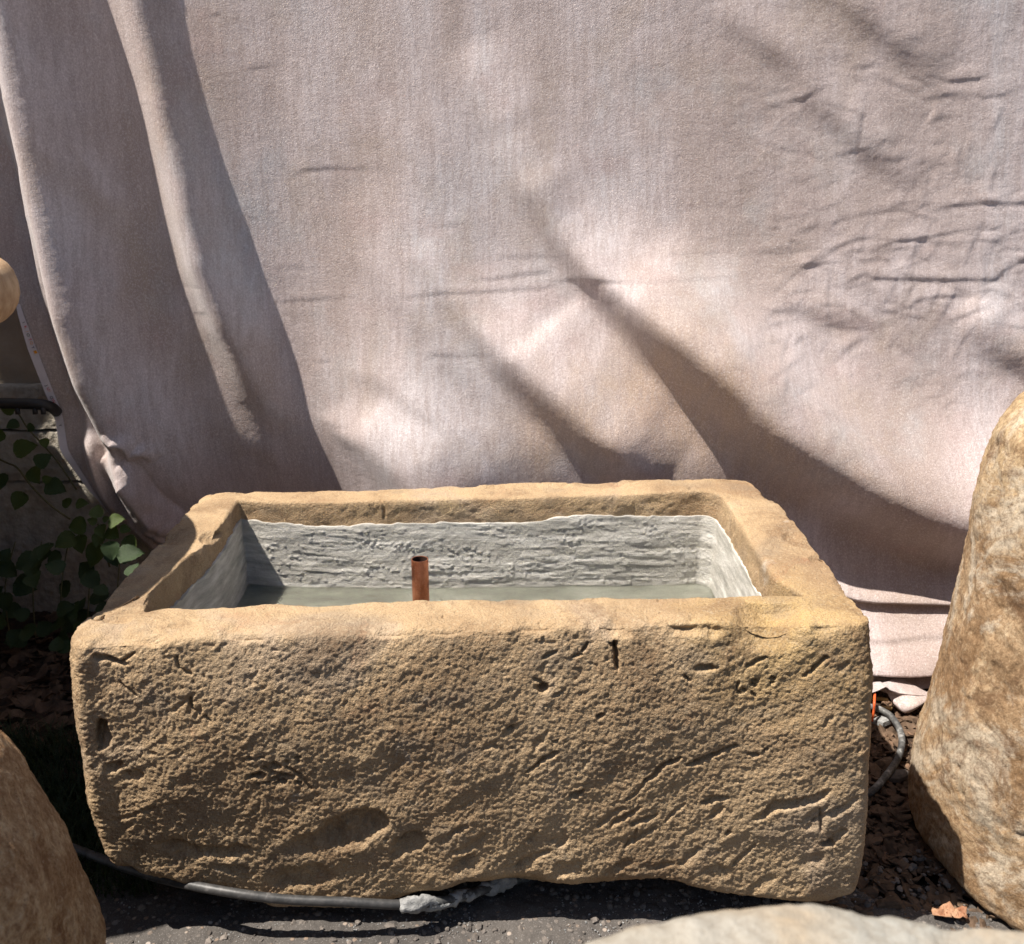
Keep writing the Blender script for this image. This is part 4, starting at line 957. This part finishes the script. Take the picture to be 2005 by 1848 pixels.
for (u, v, s_, az) in ((190, 1001, 31, .05), (228, 1019, 36, -1.4), (152, 1030, 42, 1.75), (198, 1040, 30, -2.8), (180, 1020, 20, 1.3), (208, 1016, 16, -1.1), (127, 1060, 44, 2.2), (158, 1066, 40, -2.9), (186, 1088, 52, 2.7), (192, 1058, 30, 3.0), (222, 1045, 36, -2.2), (256, 1064, 34, -2.4), (246, 1036, 22, -1.7)):
    y_ = .80 + rng.uniform(-.02, .02); put_leaf(v2, D2(u, v, y_), s_ * .95 * .00102, az, 55 + rng.uniform(-12, 16), LM[rng.randrange(2)], rng.uniform(-.3, .3))
for k in range(70):
    u = rng.uniform(-60, 290); v = rng.uniform(1075, 1270); 
    if u > 305 - (v - 1060) * .6 or (v < 1010 and u > 90): continue
    y_ = rng.uniform(.70, .93) - (v - 960) * .0004
    p = D2(u, v, y_)
    if p[2] < .02: continue
    put_leaf(v3, p, rng.uniform(26, 48) * .001, rng.uniform(-3.1, 3.1), rng.uniform(25, 75), LD[rng.randrange(2)], rng.uniform(-.6, .6))
for k in range(5): stem(v3, [D2(20 + 50 * k, 1250, .74), D2(10 + 55 * k, 1150, .78), D2(30 + 52 * k, 1060, .84)], .0016)

# grass, litter, chips, pebbles (uncountable)
def blades(name, n_, area, h, m, seed):
    r_ = random.Random(seed); V_ = []; F_ = []
    for i in range(n_):
        x0, y0 = area(r_); a = r_.uniform(0, 6.28); L = h * r_.uniform(.5, 1.3); ln_ = r_.uniform(.2, .9) * L; wd = .0011 * r_.uniform(.7, 1.5); b = len(V_)
        for j in range(5):
            t = j / 4.; px0 = x0 + math.cos(a) * ln_ * t ** 1.7; py0 = y0 + math.sin(a) * ln_ * t ** 1.7; pz = -.01 + L * (t - .35 * t * t * ln_ / L); ww = wd * (1 - t * .85)
            V_.append((px0 - math.sin(a) * ww, py0 + math.cos(a) * ww, pz)); V_.append((px0 + math.sin(a) * ww, py0 - math.cos(a) * ww, pz))
        for j in range(4): F_.append((b + 2 * j, b + 2 * j + 1, b + 2 * j + 3, b + 2 * j + 2))
    o = mkp(name, V_, F_, m, smooth=True); o['kind'] = 'stuff'; return o
g_ = blades('grass', 9000, lambda r: (r.uniform(-1.05, -.50), r.uniform(.02, .42)), .055, M_GRASS, 5); tag(g_, 'dark green grass in shade left of the trough', 'grass')
def scatter(name, n_, area, smin, smax, m, seed, flatn=.25, z0=0.0, curl=0.0, elong=1.5):
    r_ = random.Random(seed); V_ = []; F_ = []
    ico = [(0, 0, 1), (.89, 0, .45), (.28, .85, .45), (-.72, .53, .45), (-.72, -.53, .45), (.28, -.85, .45), (.72, .53, -.45), (-.28, .85, -.45), (-.89, 0, -.45), (-.28, -.85, -.45), (.72, -.53, -.45), (0, 0, -1)]
    fi = [(0, 1, 2), (0, 2, 3), (0, 3, 4), (0, 4, 5), (0, 5, 1), (1, 6, 2), (2, 6, 7), (2, 7, 3), (3, 7, 8), (3, 8, 4), (4, 8, 9), (4, 9, 5), (5, 9, 10), (5, 10, 1), (1, 10, 6), (11, 7, 6), (11, 8, 7), (11, 9, 8), (11, 10, 9), (11, 6, 10)]
    for i in range(n_):
        pa = area(r_); s_ = smin + (smax - smin) * r_.random() ** 2.2; R = Matrix.Rotation(r_.uniform(0, 6.28), 3, 'Z') @ Matrix.Rotation(r_.uniform(-.7, .7), 3, 'X') @ Matrix.Rotation(r_.uniform(-.7, .7), 3, 'Y'); b = len(V_)
        for p in ico:
            k = r_.uniform(.7, 1.15); q_ = R @ Vector((p[0] * s_ * elong * k, p[1] * s_ * k, p[2] * s_ * flatn * k + curl * s_ * (p[0] ** 2 - .3)))
            V_.append((q_[0] + pa[0], q_[1] + pa[1], q_[2] + z0 + s_ * flatn * .5))
        F_ += [tuple(b + j for j in f_) for f_ in fi]
    o = mkp(name, V_, F_, m, smooth=False); o['kind'] = 'stuff'; return o
tag(scatter('leaf_litter', 1400, lambda r: (r.uniform(-1.1, -.45), r.uniform(.30, .95)), .006, .022, M_LIT, 7, .10, -.006, .5), 'brown dead leaf litter on the shaded soil left of the trough', 'leaf litter')
tag(scatter('bark_chips', 2600, lambda r: (r.uniform(.40, 1.05), r.uniform(.10, .75)), .003, .012, M_CHIP, 8, .35, -.008, .2, 1.8), 'brown bark chips over the soil between trough and brown stone', 'bark chips')
tag(scatter('dark_chips', 2600, lambda r: (r.uniform(.42, .95), r.uniform(-.05, .5)), .003, .012, M_LIT, 18, .35, -.004, .2, 1.8), 'small dark wood fragments in the shade right of the trough', 'wood chips')
tag(scatter('pebbles', 1900, lambda r: (r.uniform(-.75, .75), r.uniform(-.16, .12)), .0012, .0062, M_PEB, 9, .7, -.0005, 0, 1.15), 'small grey and tan pebbles set in the gravel before the trough', 'pebbles')
tag(scatter('grit', 2200, lambda r: (r.uniform(-.7, .6), r.uniform(-.14, .03)), .0006, .0018, M_CEMB, 19, .8, 0, 0, 1.1), 'pale grit sprinkled over the gravel before the trough', 'grit')
# single litter items one can point at
def shard(name, u, v, s_, m, label, cat, z0=.008, seed=1):
    r_ = random.Random(seed); cx_, cy_ = onz(u, v, z0); V_ = []; n_ = 14; rings = 5
    V_.append((cx_, cy_, z0 + s_ * .25))
    for i in range(1, rings):
        for j in range(n_):
            a = 2 * math.pi * j / n_; rr_ = s_ * i / (rings - 1) * (1 + .18 * math.sin(a * 5 + seed) + r_.uniform(-.06, .06)); V_.append((cx_ + rr_ * math.cos(a), cy_ + rr_ * math.sin(a) * .75, z0 + s_ * (.25 * math.cos(i * 1.1 + a * 3) + .30 * (i / rings) ** 2 * math.sin(a * 2))))
    F_ = [(0, 1 + j, 1 + (j + 1) % n_) for j in range(n_)]
    for i in range(rings - 2):
        for j in range(n_): a = 1 + i * n_ + j; b = 1 + i * n_ + (j + 1) % n_; F_.append((a, a + n_, b + n_, b))
    o = mkp(name, V_, F_, m, smooth=True); so = o.modifiers.new('s', 'SOLIDIFY'); so.thickness = .0012; tag(o, label, cat); return o
shard('dead_leaf', 1848, 1783, .017, M_ORLF, 'crinkled orange dead leaf at the foot of the brown stone', 'dead leaf', .012, 3)
shard('dead_leaf', 1876, 1787, .014, M_ORLF, 'second smaller crinkled leaf touching the brown stone foot', 'dead leaf', .012, 5)
def flake(u, v, s_, h_, label, m, z0=.004, seed=2):
    cx_, cy_ = onz(u, v, z0); r_ = random.Random(seed); n_ = 7; V_ = []
    for k_, zz_ in ((1.0, 0), (.92, h_ * .7), (.55, h_)):
        for j in range(n_): a = 6.283 * j / n_; rr_ = s_ * k_ * (1 + .3 * math.sin(j * 2.3 + seed)); V_.append((cx_ + rr_ * math.cos(a) * 1.3, cy_ + rr_ * math.sin(a) * .8, z0 + zz_ + rr_ * .3 * math.cos(a)))
    F_ = [tuple(range(n_))[::-1], tuple(range(2 * n_, 3 * n_))] + [(i * n_ + j, i * n_ + (j + 1) % n_, (i + 1) * n_ + (j + 1) % n_, (i + 1) * n_ + j) for i in range(2) for j in range(n_)]
    tag(mkp('stone_chip', V_, F_, m), label, 'stone chip')
flake(1728, 1415, .014, .012, 'pale grey stone chip lying inside the hose loop', M_CEMB, .004, 2)
flake(1762, 1522, .016, .010, 'grey stone chip on the soil below the hose loop', M_PEB, .002, 4)
flake(1740, 1778 - 6, .014, .010, 'brown stone chip in shade left of the dead leaf', M_LIT, .002, 6)
